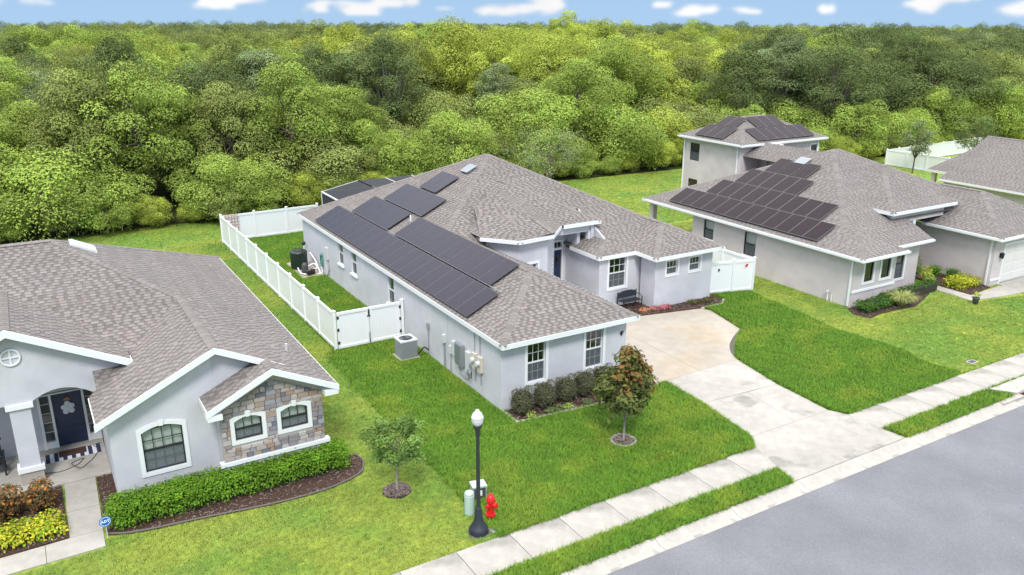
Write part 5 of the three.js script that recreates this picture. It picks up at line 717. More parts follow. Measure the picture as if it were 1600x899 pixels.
// ───────────── garden beds, hedges and shrubs ─────────────
const BED = { hedge: [[0.5, -23.8], [1.05, -23.54], [1.73, -23.39], [2.79, -23.26], [3.88, -23.1], [4.99, -22.92], [6.18, -22.85], [7.04, -22.9], [7.76, -23.1], [8.2, -23.35], [8.46, -23.96], [8.39, -24.5], [7.5, -24.7], [4.1, -24.7], [4.1, -25.28], [1.06, -25.28], [1.06, -27.4], [0.58, -27.4]], left: [[-0.44, -27.4], [-0.44, -24.2], [-3.8, -24.05], [-3.8, -27.4]], garage: [[14.42, -24.75], [14.42, -23.68], [15.55, -23.6], [16.93, -23.48], [18.36, -23.36], [19.55, -23.44], [20.83, -23.6], [21.35, -23.72], [20.6, -24.2], [20.24, -24.75]], flower: [[24.5, -31.2], [25.5, -30.48], [26.2, -30.33], [29.2, -29.74], [30.6, -29.7], [31.1, -30.15], [31.2, -30.88], [27, -30.88], [27, -32.22], [24.5, -32.22]], right: [[35.7, -25.8], [35.25, -25.1], [35.5, -24.3], [36.5, -24.5], [37.8, -24.45], [39.2, -24.3], [41.7, -25.2], [42.2, -26.4], [39.4, -26.45], [39.3, -25.85], [36, -25.85]], gold: [[43.4, -25.8], [43.5, -23.95], [45.7, -24.15], [45.72, -28.5], [43.7, -28.3]] };
{
  const bed = (name, poly, mat) => structure(name, flat(poly, 0.035, null, 0.05), mat);
  bed('mulch_bed', BED.hedge, M.mulch).name = 'hedge_bed'; bed('porch_bed', BED.left, M.mulch); bed('garage_bed', BED.garage, M.mulchRed); bed('flower_bed', BED.flower, M.mulchRed); bed('side_bed', BED.right, M.mulch); bed('walk_bed', BED.gold, M.mulch);
  // loose chips of bark on the beds
  const rnd = RNG(301), chip = box(-0.03, -0.006, -0.012, 0.03, 0.006, 0.012), list = []; const ring = (cx, cz, r) => Array.from({ length: 20 }, (_, i) => [cx + r * Math.cos(i * 0.31416), cz + r * Math.sin(i * 0.31416)]);
  const polys = [[BED.hedge, 2200], [BED.left, 900], [BED.garage, 1100], [BED.flower, 1400], [BED.right, 700], [BED.gold, 500], [ring(8.72, -21.68, 0.44), 500], [ring(16.95, -20.58, 0.36), 300]];
  for (const [P, n] of polys) { const xs = P.map((q) => q[0]), zs = P.map((q) => q[1]); for (let i = 0; i < n;) { const x = lerp(Math.min(...xs), Math.max(...xs), rnd()), z = lerp(Math.min(...zs), Math.max(...zs), rnd()); if (inPoly(x, z, P)) { list.push([x, z]); } i++; } }
  const im = new THREE.InstancedMesh(chip, std(0xffffff), list.length), mt = new THREE.Matrix4(), q = new THREE.Quaternion(), e = new THREE.Euler(); list.forEach(([x, z], i) => { mt.compose(new THREE.Vector3(x, 0.045 + rnd() * 0.02, z), q.setFromEuler(e.set((rnd() - 0.5) * 0.8, rnd() * 6.3, (rnd() - 0.5) * 0.8)), new THREE.Vector3(0.8 + rnd() * 1.2, 1, 0.7 + rnd())); im.setMatrixAt(i, mt); const t = 0.4 + rnd() * 1.1; im.setColorAt(i, lin(0.15 * t, 0.115 * t, 0.1 * t)); });
  im.name = 'bark_chips'; im.userData = { kind: 'stuff', label: 'loose brown bark chips scattered over the planting beds', category: 'mulch' }; scene.add(shade(im));
  for (const [cx, cz, r] of [[8.72, -21.68, 0.46], [16.95, -20.58, 0.38]]) structure(r > 0.4 ? 'mulch_ring' : 'stone_ring_soil', flat(ring(cx, cz, r), 0.03, null, 0.04), M.mulch);
  // black edging strip of the hedge bed and stone edging of the others
  const ed = thing('bed_edging', 'dark plastic edging strip curving round the left hedge bed', 'edging'); part('strip', tube(BED.hedge.slice(0, 12).map(([x, z]) => [x, 0.05, z]), 0.035, 6, 80), M.edging, ed); rebase(ed, 4.5, -23.2);
  const sg = [0, 1, 2].map((k) => new THREE.IcosahedronGeometry(0.09, 1).scale(1.25, 0.7, 0.8)), smat = [0, 1, 2].map((k) => std(lin(0.42 - k * 0.08, 0.38 - k * 0.07, 0.33 - k * 0.06), { bumpMap: grit, bumpScale: 0.01 }));
  const stones = (name, label, pts) => { const t = thing(name, label, 'edging'); for (const [x, z, a] of pts) { const s = part('stone', sg[Math.floor(rnd() * 3)], smat[Math.floor(rnd() * 3)], t); s.position.set(x, 0.035, z); s.rotation.y = a + (rnd() - 0.5) * 0.5; s.scale.set(0.9 + rnd() * 0.5, 0.8 + rnd() * 0.4, 0.8 + rnd() * 0.4); } const b = pts[Math.floor(pts.length / 2)]; rebase(t, b[0], b[1]); };
  const along = (P, st) => { const out = []; for (let i = 0; i + 1 < P.length; i++) { const a = P[i], b = P[i + 1], L = Math.hypot(b[0] - a[0], b[1] - a[1]); for (let d = 0; d < L; d += st) out.push([lerp(a[0], b[0], d / L), lerp(a[1], b[1], d / L), -Math.atan2(b[1] - a[1], b[0] - a[0])]); } return out; };
  stones('stone_edging', 'pale stones edging the shrub bed in front of the garage', along(BED.garage.slice(0, 8), 0.24)); stones('stone_ring', 'ring of pale stones around the magnolia trunk', Array.from({ length: 15 }, (_, i) => [16.95 + 0.43 * Math.cos(i * 0.419), -20.58 + 0.43 * Math.sin(i * 0.419), -i * 0.419 + 1.57])); stones('bed_stones', 'pale stones edging the right end of the flower bed', along([[29.3, -29.68], [30.6, -29.62], [31.15, -30.1]], 0.24));
}
const blobRow = (x0, x1, z0, z1, y0, y1, r, step, n, seed) => { const rnd = RNG(seed), out = []; for (let x = x0; x <= x1; x += step) for (let z = z0; z <= z1 + 1e-6; z += step) for (let y = y0; y <= y1 + 1e-6; y += step) out.push({ x: x + (rnd() - 0.5) * 0.08, y: y + (rnd() - 0.5) * 0.07, z: z + (rnd() - 0.5) * 0.08, r: [r, r, r], n, t: 0.8 + 0.4 * rnd() }); return out; };
function hedgeThing(name, label, cat, blobs, size, mat, core, base, o = {}) { const t = thing(name, label, cat, o.group); part('foliage', leaves(o.seed ?? 900, blobs, size, { floor: 0.05, vary: 0.45, ...o }), mat, t); if (core) part('stems', core, M.twig, t); rebase(t, base[0], base[1]); return t; }
{
  hedgeThing('clipped_hedge', 'long clipped green hedge below the stone gable', 'hedge', [...blobRow(0.85, 7.95, -24.5, -23.85, 0.28, 0.6, 0.27, 0.3, 190, 1), ...blobRow(0.95, 3.9, -24.9, -24.85, 0.4, 0.6, 0.25, 0.3, 120, 2)], 0.085, LM.hedge, [box(0.85, 0.05, -24.5, 7.85, 0.5, -24.0)], [4.4, -24.3], { seed: 901, tip: [1.5, 1.2, 1] });
  hedgeThing('golden_shrubs', 'bright yellow variegated shrub mass by the left garden walk', 'shrub', blobRow(-3.3, -0.62, -25.15, -24.25, 0.2, 0.5, 0.29, 0.32, 150, 3), 0.1, LM.gold, null, [-2, -24.7], { seed: 902, tip: [0.45, 0.75, 0.6] });
  for (const [x, z, r, l] of [[-1.05, -26.2, 0.42, 'bronze and orange leaved shrub nearest the left garden walk'], [-1.9, -26.3, 0.45, 'bronze leaved shrub behind the yellow shrubs at the left edge'], [-2.4, -25.6, 0.38, 'small dark green shrub cut by the left picture edge']]) hedgeThing('bronze_shrub', l, 'shrub', Array.from({ length: 7 }, (_, i) => ({ x: x + Math.cos(i * 2.4) * r * 0.5, y: 0.35 + (i % 3) * 0.16, z: z + Math.sin(i * 2.4) * r * 0.5, r: [r * 0.6, r * 0.65, r * 0.6], n: 130, t: 0.7 + (i % 3) * 0.3 })), 0.12, LM.bronze, [cyl(x, 0, z, 0.03, 0.02, 0.5, 6)], [x, z], { seed: 910 + Math.round(x * 10), tip: [3.2, 1.7, 0.8], tipShare: 0.3, group: 'bronze shrubs in the left bed' });
  const ords = ['nearest the left corner of the garage front', 'second from the left along the garage front', 'in the middle of the garage front row', 'second from the right along the garage front', 'at the right end of the garage front row'];
  [[14.95, -24.2, 0.4], [15.98, -24.25, 0.4], [16.98, -24.28, 0.39], [17.92, -24.33, 0.39], [18.9, -24.38, 0.38]].forEach(([x, z, r], i) => hedgeThing('round_shrub', 'rounded purple brown shrub ' + ords[i], 'shrub', [{ x, y: 0.5, z, r: [r, 0.48, r], n: 2400, t: 1 }, ...Array.from({ length: 14 }, (_, k) => ({ x: x + Math.cos(k * 2.4) * r * 0.72, y: 0.26 + 0.055 * k, z: z + Math.sin(k * 2.4) * r * 0.72 * Math.sqrt(1 - (k / 15) ** 2), r: [0.16, 0.15, 0.16], n: 150, t: 0.7 + 0.06 * (k % 8) }))], 0.05, LM.plum, [new THREE.SphereGeometry(r * 0.6, 10, 8).translate(x, 0.48, z)], [x, z], { seed: 920 + i, tip: [1.4, 1.6, 1.0], tipShare: 0.4, vary: 0.5, aspect: 0.75, shell: 0.8, group: 'round shrubs along the garage' }));
  [[15.1, -23.78], [15.9, -23.72], [16.7, -23.68], [17.6, -23.62], [18.3, -23.6], [16.3, -23.8]].forEach(([x, z], i) => hedgeThing('ground_cover_plant', 'low pale green plant at the front of the garage shrub bed', 'plant', [{ x, y: 0.13, z, r: [0.22, 0.13, 0.2], n: 160, t: 1 }], 0.07, i % 2 ? LM.sage : LM.bright, null, [x, z], { seed: 940 + i, group: 'low plants in the garage bed' }));
  for (const [x, z, l, mt, n] of [[26.9, -30.72, 'pink flower patch in the bed by the driveway', LM.pink, 150], [27.5, -30.6, 'red pink flower patch right of the coral flowers', LM.pink, 150], [26.3, -30.78, 'coral flower patch at the left end of the flower row', LM.coral, 150]]) hedgeThing('flower_patch', l, 'flowers', [{ x, y: 0.14, z, r: [0.36, 0.12, 0.2], n, t: 1 }, { x: x + 0.1, y: 0.1, z: z + 0.05, r: [0.3, 0.1, 0.16], n: 60, t: 0.9 }], 0.09, mt, null, [x, z], { seed: 950 + Math.round(x * 10), tip: [0.5, 1.6, 0.8], tipShare: 0.25, group: 'flowers in the entry bed' });
  for (const [x, z, l] of [[30.2, -30.35, 'low dull green plant at the right end of the flower bed'], [29.3, -30.45, 'low brownish plant in the middle of the flower bed']]) hedgeThing('bed_plant', l, 'plant', [{ x, y: 0.13, z, r: [0.4, 0.14, 0.22], n: 220, t: 0.9 }], 0.09, LM.bronze, null, [x, z], { seed: 970 + Math.round(x), tip: [1, 1.8, 1] });
  // beige house front garden
  hedgeThing('corner_hedge', 'dark green hedge wrapping the front corner of the beige house', 'hedge', [...blobRow(35.9, 38.0, -25.3, -24.9, 0.3, 0.62, 0.3, 0.34, 150, 5), ...blobRow(38.2, 42.6, -25.6, -25.3, 0.3, 0.6, 0.3, 0.36, 120, 6)], 0.11, leafMat(lin(0.07, 0.16, 0.03)), [box(36, 0.05, -25.4, 38, 0.5, -24.9), box(38.2, 0.05, -25.7, 42.5, 0.45, -25.3)], [38.5, -25.2], { seed: 903 });
  { const t = thing('striped_grass_clump', 'pale variegated grass clump in front of the corner hedge', 'plant'), rnd = RNG(83), g = []; for (let i = 0; i < 420; i++) { const a = rnd() * 6.283, L = 0.55 + rnd() * 0.5, x = 38.6 + Math.cos(a) * 0.25 * rnd(), z = -24.75 + Math.sin(a) * 0.2 * rnd(), ux = Math.cos(a), uz = Math.sin(a), w = 0.02, pts = [[0, 0], [0.28, 0.5], [0.62, 0.62], [0.95, 0.4 + 0.25 * rnd()]].map(([d, y]) => [x + ux * d * L * 0.9, y * L * 1.1, z + uz * d * L * 0.9]); const p = []; for (let k = 0; k < 3; k++) { const w0 = w * (1 - k * 0.25), w1 = w * (1 - (k + 1) * 0.3), A = pts[k], B = pts[k + 1], q = (P, s) => [P[0] - uz * s, P[1], P[2] + ux * s]; p.push(...q(A, w0), ...q(A, -w0), ...q(B, w1), ...q(A, -w0), ...q(B, -w1), ...q(B, w1)); } const b = new THREE.BufferGeometry(); b.setAttribute('position', new THREE.Float32BufferAttribute(p, 3)); b.computeVertexNormals(); const tt = 0.7 + rnd() * 0.6; b.setAttribute('color', new THREE.Float32BufferAttribute(new Array(18).fill([tt, tt, tt * 0.8]).flat(), 3)); g.push(b); } part('blades', mergeGeometries(g), LM.cream, t); rebase(t, 38.6, -24.75); }
  hedgeThing('golden_hedge', 'yellow green hedge between the walk and the beige garage wall', 'hedge', [...blobRow(43.75, 45.5, -25.5, -24.4, 0.25, 0.5, 0.32, 0.38, 140, 7)], 0.12, LM.gold, null, [44.6, -25], { seed: 904, tip: [0.55, 0.8, 0.7] });
  [[44.2, -27.9, 'first from the entry'], [44.95, -27.1, 'middle one'], [45.25, -26.2, 'nearest the garage door']].forEach(([x, z, w], i) => hedgeThing('box_shrub', 'small clipped cube shrub along the beige garage wall, ' + w, 'shrub', blobRow(x - 0.18, x + 0.2, z - 0.18, z + 0.2, 0.25, 0.5, 0.2, 0.19, 45, 20 + i), 0.08, LM.hedge, [box(x - 0.2, 0.05, z - 0.2, x + 0.2, 0.5, z + 0.2)], [x, z], { seed: 990 + i, group: 'clipped cube shrubs' }));
  [[42.7, -27.0, 0.42, 0.9, 'dark taller shrub beside the beige entry post', LM.dark], [43.2, -26.5, 0.34, 0.55, 'light green round shrub in front of the beige entry', LM.lime], [42.8, -26.0, 0.3, 0.4, 'low bright shrub at the end of the dark hedge', LM.bright]].forEach(([x, z, r, y, l, mt], i) => hedgeThing('entry_shrub', l, 'shrub', [{ x, y, z, r: [r, y * 0.9, r], n: 420, t: 1 }], 0.1, mt, null, [x, z], { seed: 995 + i }));
  const pt = thing('potted_plant', 'dark flower pot with a small green plant on the lawn by the walk', 'potted plant'); part('pot', lathe([[0, 0], [0.13, 0], [0.17, 0.3], [0.19, 0.31], [0.19, 0.35], [0.15, 0.35], [0.14, 0.3]], 16), M.darkGrey, pt); part('plant', leaves(57, [{ x: 0, y: 0.48, z: 0, r: [0.18, 0.17, 0.18], n: 160, t: 1 }], 0.08, {}), LM.lime, pt); pt.position.set(42.25, 0, -22.95);
  const gw = structure('front_walk'); part('slab', flat([[42.7, -25.9], [43.38, -25.9], [43.4, -23.85], [45.9, -24.0], [48, -23.9], [48, -22.6], [45, -22.85], [42.5, -23.35]], 0.025, null, 0.08), M.concrete, gw); part('slab', flat([[46.6, -24.28], [51.6, -24.28], [51.6, -18], [47.5, -18], [47.6, -22.58], [48.02, -22.58], [48.02, -23.92], [46.6, -23.99]], 0.024, null, 0.08), M.concrete, gw);
}
// ───────────── single trees near the houses ─────────────
{
  const mg = treeGeo(501, { h: 3.4, r: 1.08, base: 0.8, nb: 24, n: 4200, size: 0.19, trunk: 0.045, flat: 0.9, taper: 1, blob: 0.3, up: 0.3, aspect: 0.5, shell: 0.3, tipShare: 0.3 });
  const t = thing('magnolia_tree', 'young magnolia with rust brown tips inside a stone ring on the lawn', 'tree'); part('trunk', mg.trunk, M.barkPale, t); part('crown', mg.crown, LM.magnolia, t); const rn = RNG(8), bl = []; for (const [x, y, z, n] of [[0.0, 2.7, 0.5, 60], [-0.4, 2.2, 0.6, 40], [0.1, 3.25, 0, 110], [-0.25, 3.05, 0.15, 80], [0.5, 2.85, -0.1, 100], [0.75, 2.55, 0.1, 70], [-0.45, 2.7, 0.2, 40], [0.95, 2.15, 0.2, 40], [0.0, 3.45, 0.05, 80], [0.3, 3.1, 0.25, 60]]) bl.push({ x, y, z, r: [0.28, 0.3, 0.28], n, t: 0.75 + 0.5 * rn() }); part('new_growth', leaves(502, bl, 0.18, { tip: [0.7, 1.25, 0.9], shell: 0.2 }), LM.rust, t); t.position.set(16.95, 0, -20.58);
  const ok = treeGeo(521, { h: 2.65, r: 1.05, base: 0.95, nb: 26, n: 5000, size: 0.1, trunk: 0.05, open: 1, blob: 0.3, shell: 0.2, flat: 0.75 });
  const k = thing('young_oak', 'small young oak in a round mulch ring between the two houses', 'tree'); part('trunk', ok.trunk, M.barkPale, k); part('crown', ok.crown, LM.oak, k); k.position.set(8.72, 0, -21.68);
  for (const [x, z, h, r, l, sd, mt] of [[74.2, -48.6, 5.2, 1.5, 'slim young tree in front of the far white fence', 531, LM.grey], [80.5, -46.5, 5.4, 2.4, 'dark rounded tree inside the far white fence', 532, LM.dark], [37.2, -56.5, 6.0, 3.4, 'grey green rounded tree behind the grey house roof', 533, LM.grey]]) { const g = treeGeo(sd, { h, r, base: h * 0.3, nb: 20, n: 3400, size: 0.17, trunk: 0.09, open: 1, blob: 0.32, shell: 0.3 }), q = thing('yard_tree', l, 'tree'); part('trunk', g.trunk, M.bark, q); part('crown', g.crown, mt, q); q.position.set(x, 0, z); }
}
// ───────────── the wood behind the houses ─────────────
{
  const mk = (seed, o) => treeGeo(seed, o), K = {
    thicket: [mk(611, { h: 5.6, r: 3.3, base: 0.2, nb: 30, n: 21375, size: 0.153, trunk: 0.12, shell: 0.78, vary: 0.24, tipShare: 0.22, blob: 0.339 }), mk(612, { h: 6.2, r: 3.6, base: 0.3, nb: 34, n: 23020, size: 0.153, trunk: 0.13, shell: 0.78, vary: 0.24, tipShare: 0.22, blob: 0.318 }), mk(613, { h: 4.6, r: 3.0, base: 0.1, nb: 26, n: 18909, size: 0.142, trunk: 0.1, shell: 0.78, vary: 0.24, tipShare: 0.22, blob: 0.359 })],
    broad: [mk(621, { h: 9.8, r: 3.9, base: 1.6, nb: 40, n: 29597, size: 0.177, trunk: 0.2, shell: 0.78, vary: 0.24, tipShare: 0.22, blob: 0.297 }), mk(622, { h: 10.6, r: 4.2, base: 2.0, nb: 43, n: 30419, size: 0.177, trunk: 0.22, shell: 0.78, vary: 0.24, tipShare: 0.22, blob: 0.276 }), mk(623, { h: 9, r: 3.6, base: 1.4, nb: 35, n: 27130, size: 0.166, trunk: 0.18, shell: 0.78, vary: 0.24, tipShare: 0.22, blob: 0.307 })],
    tall: [mk(631, { h: 13, r: 3.5, base: 4, nb: 43, n: 30419, size: 0.183, trunk: 0.24, shell: 0.78, vary: 0.24, tipShare: 0.22, blob: 0.297, open: 1 }), mk(632, { h: 14, r: 3.8, base: 5, nb: 46, n: 30419, size: 0.183, trunk: 0.26, shell: 0.78, vary: 0.24, tipShare: 0.22, blob: 0.287, open: 1 }), mk(633, { h: 12.2, r: 3.2, base: 3.5, nb: 40, n: 27953, size: 0.177, trunk: 0.22, shell: 0.78, vary: 0.24, tipShare: 0.22, blob: 0.307, open: 1 })],
    spreading: [mk(641, { h: 11.5, r: 5.6, base: 2.2, nb: 54, n: 39463, size: 0.166, trunk: 0.34, shell: 0.78, vary: 0.24, tipShare: 0.22, blob: 0.246, open: 1 }), mk(642, { h: 12.5, r: 6.0, base: 2.6, nb: 58, n: 41107, size: 0.166, trunk: 0.36, shell: 0.78, vary: 0.24, tipShare: 0.22, blob: 0.236, open: 1 })],
  };
  const words = { thicket: 'low leafy tree', broad: 'broad tree', tall: 'tall slender tree', spreading: 'wide spreading tree' }, tint = { bright: 'bright green', lime: 'light green', yellow: 'yellow green', olive: 'olive green', dark: 'dark green', grey: 'grey green' };
  const sector = (t) => { const px = 800 + 1296 * Math.tan(Math.atan2(t.x, -t.z) - 0.53913) / 0.95; return px < 120 ? 'at the left picture edge' : px < 340 ? 'above the left house roof' : px < 500 ? 'above the white fence corner' : px < 680 ? 'above the pool cage' : px < 860 ? 'above the grey roof peak' : px < 1060 ? 'above the open back lawn' : px < 1310 ? 'above the two storey block' : px < 1450 ? 'above the far white fence' : 'above the tan roof at right'; };
  const row = (t) => t.bush ? 'at the lawn edge' : t.depth < 6 ? 'front row' : t.depth < 13 ? 'second row' : t.depth < 22 ? 'middle of the wood' : 'deep in the wood';
  const rnd = RNG(71), spots = [];
  const edge = (x) => x < 20 ? -63.5 : x < 62 ? -64.5 : x < 72 ? lerp(-64.5, -57.5, (x - 62) / 10) : -57.5;
  const step = 5.0, halfFov = Math.atan(800 / 1296) + 0.02;
  for (let i = 0; i < 44; i++) for (let x = -14; x < 190; x += step) {
    const z0 = edge(x), z = z0 - i * step * 0.86 - (rnd() - 0.5) * 2.4, xx = x + (rnd() - 0.5) * 3 + (i & 1) * 2.3, dist = Math.hypot(xx, z), ang = Math.atan2(xx, -z) - 0.53913, depth = z0 - z;
    if (Math.abs(ang) > halfFov + 3.5 / dist || dist > 170) continue;
    const n1 = fbm(xx * 0.035 + 3, z * 0.035 + 8, 3, 0, 77), n2 = fbm(xx * 0.06 + 30, z * 0.06 + 18, 3, 0, 78), rr = rnd();
    let kind = depth < 3.6 ? 'thicket' : depth < 8.5 ? (n2 > 0.52 ? 'broad' : 'thicket') : depth < 15 ? (rr < 0.6 ? 'broad' : 'tall') : (rr < 0.45 ? 'tall' : rr < 0.8 ? 'broad' : 'spreading');
    const u = ang / halfFov; let col;
    if (u > 0.62) { kind = depth < 3.5 ? 'thicket' : rr < 0.6 ? 'spreading' : rr < 0.8 ? 'broad' : 'tall'; col = depth < 3.6 ? 'bright' : n1 > 0.58 ? 'olive' : rnd() < 0.55 ? 'dark' : 'olive'; }
    else if (depth < 8) col = n1 > 0.55 ? 'lime' : rnd() < 0.7 ? 'bright' : 'olive';
    else col = n1 > 0.5 ? (rnd() < 0.24 ? 'yellow' : rnd() < 0.6 ? 'lime' : 'bright') : n1 > 0.42 ? (rnd() < 0.5 ? 'lime' : 'olive') : rnd() < 0.35 ? 'dark' : rnd() < 0.2 ? 'grey' : rnd() < 0.5 ? 'bright' : 'olive';
    if (depth > 8 && rnd() < 0.22) continue;
    let s = 0.74 + rnd() * 0.52; if (u < -0.45 && depth > 6) s *= 0.88; if (u > -0.5 && u < 0.35 && depth > 9) s *= 1.04;
    { const hh = { thicket: 5.6, broad: 10, tall: 13.2, spreading: 12 }[kind], drop = u < -0.4 ? 18 + 45 * rnd() : rnd() < 0.05 ? -6 : 5 + 28 * rnd(); s = Math.min(s, (CAM.y - (drop / 1296) * dist) / hh / 1.04); }
    spots.push({ x: xx, z, kind, col, s, v: Math.floor(rnd() * 3), r: rnd() * 6.283, dist, depth });
  }
  for (let x = -6; x < 118; x += 2.7) { const xx = x + (rnd() - 0.5) * 1.6, z = edge(xx) + 1.2 + (rnd() - 0.5) * 1.4, dist = Math.hypot(xx, z), ang = Math.atan2(xx, -z) - 0.53913; if (Math.abs(ang) > halfFov + 0.02) continue; spots.push({ x: xx, z, kind: 'thicket', col: rnd() < 0.55 ? 'bright' : rnd() < 0.6 ? 'lime' : 'olive', s: 0.34 + rnd() * 0.24, v: Math.floor(rnd() * 3), r: rnd() * 6.283, dist, depth: 0.5, bush: 1 }); }
  spots.sort((a, b) => a.depth * 1.5 + a.dist * 0.55 - (b.depth * 1.5 + b.dist * 0.55));
  const proto = new Map(), count = {}, rest = new Map();
  spots.forEach((t, i) => {
    const set = K[t.kind], g = set[t.v % set.length];
    if ((count[t.kind] = (count[t.kind] ?? 0) + 1) <= 90 && i < 330) {
      const key = t.kind + t.col + (t.v % set.length); let o = proto.get(key);
      const label = tint[t.col] + ' ' + (t.bush ? 'low bush' : words[t.kind]) + ' ' + sector(t) + ', ' + row(t);
      if (!o) { o = thing(t.kind === 'thicket' ? 'understory_tree' : t.kind + '_tree', label, 'tree', t.kind === 'thicket' ? 'low trees along the edge of the wood' : 'trees of the wood behind the houses'); part('trunk', g.trunk, t.kind === 'tall' ? M.barkPale : M.bark, o); part('crown', g.crown, LM[t.col], o); proto.set(key, o); }
      else { const c = o.clone(); c.name = numbered(o.name.replace(/_\d{3}$/, '')); c.userData = { ...o.userData, label }; scene.add(c); o = c; }
      o.position.set(t.x, 0, t.z); o.rotation.y = t.r; o.scale.set(t.s * (0.84 + 0.42 * hash2(i, 6)), t.s * (0.9 + 0.16 * hash2(i, 5)), t.s * (0.84 + 0.42 * hash2(i, 7)));
    } else { const key = t.kind + '|' + t.col + '|' + (t.v % set.length); if (!rest.has(key)) rest.set(key, []); rest.get(key).push(t); }
  });
  // the wood farther off, one mass to the horizon
  for (let d = 172; d < 560; d += d < 300 ? 8 : 13) { const w = d < 300 ? 7 : 11; for (let a = -halfFov - 0.03; a < halfFov + 0.03; a += w / d) { const yaw = 0.53913 + a + (rnd() - 0.5) * 0.6 * (w / d), dd = d + (rnd() - 0.5) * 8, kind = rnd() < 0.6 ? 'spreading' : 'broad', n1 = fbm(Math.sin(yaw) * dd * 0.02, Math.cos(yaw) * dd * 0.02, 3, 0, 91), col = n1 > 0.6 ? 'bright' : n1 > 0.46 ? 'olive' : rnd() < 0.55 ? 'dark' : 'grey', key = kind + '|' + col + '|0'; if (!rest.has(key)) rest.set(key, []); rest.get(key).push({ x: Math.sin(yaw) * dd, z: -Math.cos(yaw) * dd, s: Math.max(5.5, 14.4 - ((12 + 12 * rnd()) / 1296) * dd) / (kind === 'broad' ? 9.8 : 11.5), r: rnd() * 6.283 }); } }
  const far = thing('far_wood', 'distant woodland canopy reaching to the horizon', 'woodland'); far.userData.kind = 'stuff'; const m4 = new THREE.Matrix4(), q = new THREE.Quaternion(), Y = new THREE.Vector3(0, 1, 0);
  for (const [key, list] of rest) { const [kind, col, v] = key.split('|'), g = K[kind][+v]; const im = new THREE.InstancedMesh(g.crown, LM[col], list.length); list.forEach((t, i) => im.setMatrixAt(i, m4.compose(new THREE.Vector3(t.x, 0, t.z), q.setFromAxisAngle(Y, t.r), new THREE.Vector3(t.s, t.s, t.s)))); im.name = 'canopy'; im.userData.kind = 'stuff'; far.add(shade(im)); }
  console.log('wood', spots.length, [...rest.values()].reduce((s, l) => s + l.length, 0), JSON.stringify(count));
}
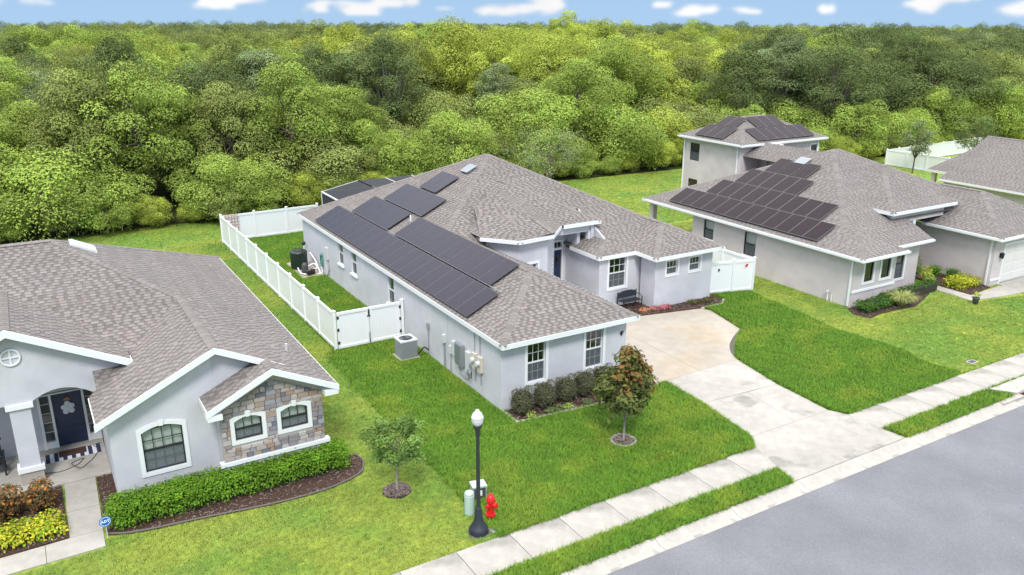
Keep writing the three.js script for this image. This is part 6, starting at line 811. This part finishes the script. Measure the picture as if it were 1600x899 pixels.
// ───────────── grass ─────────────
{
  const tuft = (seed, n, h, w, spread) => { const rnd = RNG(seed), p = [], nn = []; for (let i = 0; i < n; i++) { const a = rnd() * 6.283, x = (rnd() - 0.5) * spread, z = (rnd() - 0.5) * spread, l = h * (0.6 + 0.6 * rnd()), d = l * (0.3 + 0.7 * rnd()), ux = Math.cos(a), uz = Math.sin(a), tx = x + ux * d, tz = z + uz * d, ty = Math.sqrt(Math.max(l * l * 0.1, l * l * 1.1 - d * d)), W = w * (0.7 + 0.6 * rnd()); p.push(x + uz * W, 0, z - ux * W, x - uz * W, 0, z + ux * W, tx, ty, tz); const v = new THREE.Vector3(-ux * 0.5, 1, -uz * 0.5).normalize(); for (let k = 0; k < 3; k++) nn.push(v.x, v.y, v.z); } const g = new THREE.BufferGeometry(); g.setAttribute('position', new THREE.Float32BufferAttribute(p, 3)); g.setAttribute('normal', new THREE.Float32BufferAttribute(nn, 3)); return g; };
  const deep = tuft(1, 14, 0.13, 0.009, 0.13), mown = tuft(2, 14, 0.035, 0.007, 0.13);
  const front = [[11.03, -33.75], [10.84, -30.57], [10.75, -27.63], [10.9, -25.13], [10.65, -23.29], [10.65, -21.53], [10.4, -19.4], [10.65, -18.6], [10.3, SW0], [20.6, SW0], [21.1, -18.5], [21.5, -21.4], [21.6, -23.65], [14.35, -24.8], [14.35, -33.75]], yard = [[11.1, -33.9], [10.97, -55.6], [18, -55.7], [18, -49.2], [14.35, -49], [14.35, -33.9]], right = [[25.35, -18.5], [25.7, SW0], [31.6, SW0], [33.1, -18.1], [32.9, -19.3], [33.15, -20.84], [32.95, -22.4], [32.8, -24.45], [33.1, -27.1], [33.6, -30.4], [32.4, -30.85], [31.15, -31.2], [31.25, -30.1], [30.6, -29.66], [29.35, -29.7], [29.45, -29.2], [28.8, -26.5], [27.3, -25.35], [26.2, -24.3], [25.9, -23.8], [25.45, -21.2]], strip = [[-1, SW1], [20.2, SW1], [20.02, KZ], [-1, KZ]], strip2 = [[25.75, SW1], [60, SW1], [60, KZ], [35.7, KZ], [35.7, -16.4], [32.25, -16.4], [32.8, KZ], [25.9, KZ]];
  const wob = (P, i0, i1) => { const out = []; P.forEach((a, i) => { out.push(a); if (i < i0 || i >= i1) return; const b = P[i + 1], L = Math.hypot(b[0] - a[0], b[1] - a[1]), n = Math.round(L / 0.3); for (let k = 1; k < n; k++) { const x = lerp(a[0], b[0], k / n), z = lerp(a[1], b[1], k / n); out.push([x + 0.5 * (fbm(z * 1.1 + 9, x * 0.9, 3, 0, 55) - 0.5), z + 0.3 * (fbm(z * 1.2 + 99, x, 3, 0, 56) - 0.5)]); } }); return out; };
  front.splice(0, front.length, ...wob(front, 0, 8)); right.splice(0, right.length, ...wob(right, 3, 9));
  structure('deep_lawn', [front, yard, right, strip, strip2].map((P) => flat(P, 0.002)), M.lawnDeep);
  const holes = Object.values(BED), solid = (x, z) => Math.hypot(x - 8.72, z + 21.68) < 0.45 || Math.hypot(x - 16.95, z + 20.58) < 0.46 || Math.hypot(x - 9.9, z + 18.41) < 0.36 || Math.hypot(x - 10.13, z + 19.42) < 0.16 || (x > 12.95 && x < 13.95 && z > -32.1 && z < -31.1) || (x > 12.98 && z > -48.65 && z < -45.08 && x < 14.4) || (x > 34.33 && x < 34.87 && z > -18.64 && z < -18.28) || holes.some((P) => inPoly(x, z, P));
  function sow(name, label, polys, den, geo, colour, seed, fringe) {
    const rnd = RNG(seed), pos = [];
    for (const [P, k] of polys) { const xs = P.map((q) => q[0]), zs = P.map((q) => q[1]), a = Math.min(...xs), b = Math.max(...xs), c = Math.min(...zs), d = Math.max(...zs), n = Math.round((b - a) * (d - c) * den * k); for (let i = 0; i < n; i++) { const x = lerp(a, b, rnd()), z = lerp(c, d, rnd()); const ok = inPoly(x, z, P) || (fringe && inPoly(x + (rnd() - 0.2) * 0.9, z, P) && x < 12); if (ok && !solid(x, z)) pos.push([x, z]); } }
    const im = new THREE.InstancedMesh(geo, new THREE.MeshStandardMaterial({ roughness: 0.8 }), pos.length), m = new THREE.Matrix4(), q = new THREE.Quaternion(), Y = new THREE.Vector3(0, 1, 0), C = new THREE.Color();
    pos.forEach(([x, z], i) => { const s = 0.75 + rnd() * 0.55; im.setMatrixAt(i, m.compose(new THREE.Vector3(x, 0.004, z), q.setFromAxisAngle(Y, rnd() * 6.283), new THREE.Vector3(s, s * (0.8 + 0.4 * rnd()), s))); const c = colour(x, z, rnd); im.setColorAt(i, C.setRGB(c[0], c[1], c[2])); });
    im.name = name; im.userData = { kind: 'stuff', label, category: 'grass' }; scene.add(shade(im)); console.log(name, pos.length);
  }
  sow('lush_grass', 'deep green thick lawn grass around the grey house', [[front, 1], [yard, 0.8], [right, 0.8], [strip, 1], [strip2, 0.8]], 600, deep, (x, z, r) => { const a = fbm(x * 0.9 + 4, z * 0.9 + 40, 4, 0, 61), b = fbm(x * 3.1 + 14, z * 3.1 + 4, 3, 0, 63), t = (0.72 + 0.5 * r()) * (0.8 + 0.42 * b), y = clamp(smooth(0.48, 0.72, a) + (r() < 0.05 ? 0.8 : 0)); return [lerp(0.098, 0.165, y) * t, lerp(0.218, 0.258, y) * t, lerp(0.008, 0.015, y) * t]; }, 81, true);
  const leftLawn = [[-6, SW0], [10.3, SW0], [10.4, -19.4], [10.65, -21.53], [10.75, -27.63], [10.95, -33.9], [10.8, -56], [7.5, -56], [7.5, -24.9], [8.5, -24.4], [8.2, -23.2], [6.2, -22.8], [0.5, -23.6], [0.45, -23.1], [-6, -23]], leftBack = [[-4, -62.5], [-4, -41.6], [7.6, -41.6], [10.8, -56], [18, -56], [18, -62.5]], rightLawn = [[31.7, SW0], [60, SW0], [60, -22], [47.4, -22], [42.5, -23.2], [42.6, -25.3], [39.2, -24.2], [35.5, -24.2], [35.9, -26], [35.95, -45], [33.8, -45], [33.7, -30.5], [33.1, -27.1], [32.8, -24.45], [33.1, -20.8], [33.1, -18.1]], backRight = [[33.8, -45], [45, -45], [45, -50], [62, -50], [62, -61], [36, -62], [31, -56]];
  sow('mown_grass', 'short yellow green mown grass of the neighbouring lawns', [[leftLawn, 1], [leftBack, 0.45], [rightLawn, 0.8], [backRight, 0.35]], 360, mown, (x, z, r) => { const a = fbm(x * 0.5 + 7, z * 0.5 + 60, 4, 0, 65), b = fbm(x * 2.2 + 5, z * 2.2 + 9, 3, 0, 66), t = (0.74 + 0.44 * r()) * (0.86 + 0.3 * b), y = smooth(0.33, 0.66, a); return [lerp(0.16, 0.27, y) * t, lerp(0.28, 0.34, y) * t, lerp(0.035, 0.05, y) * t]; }, 82);
}
renderer.render(scene, camera);
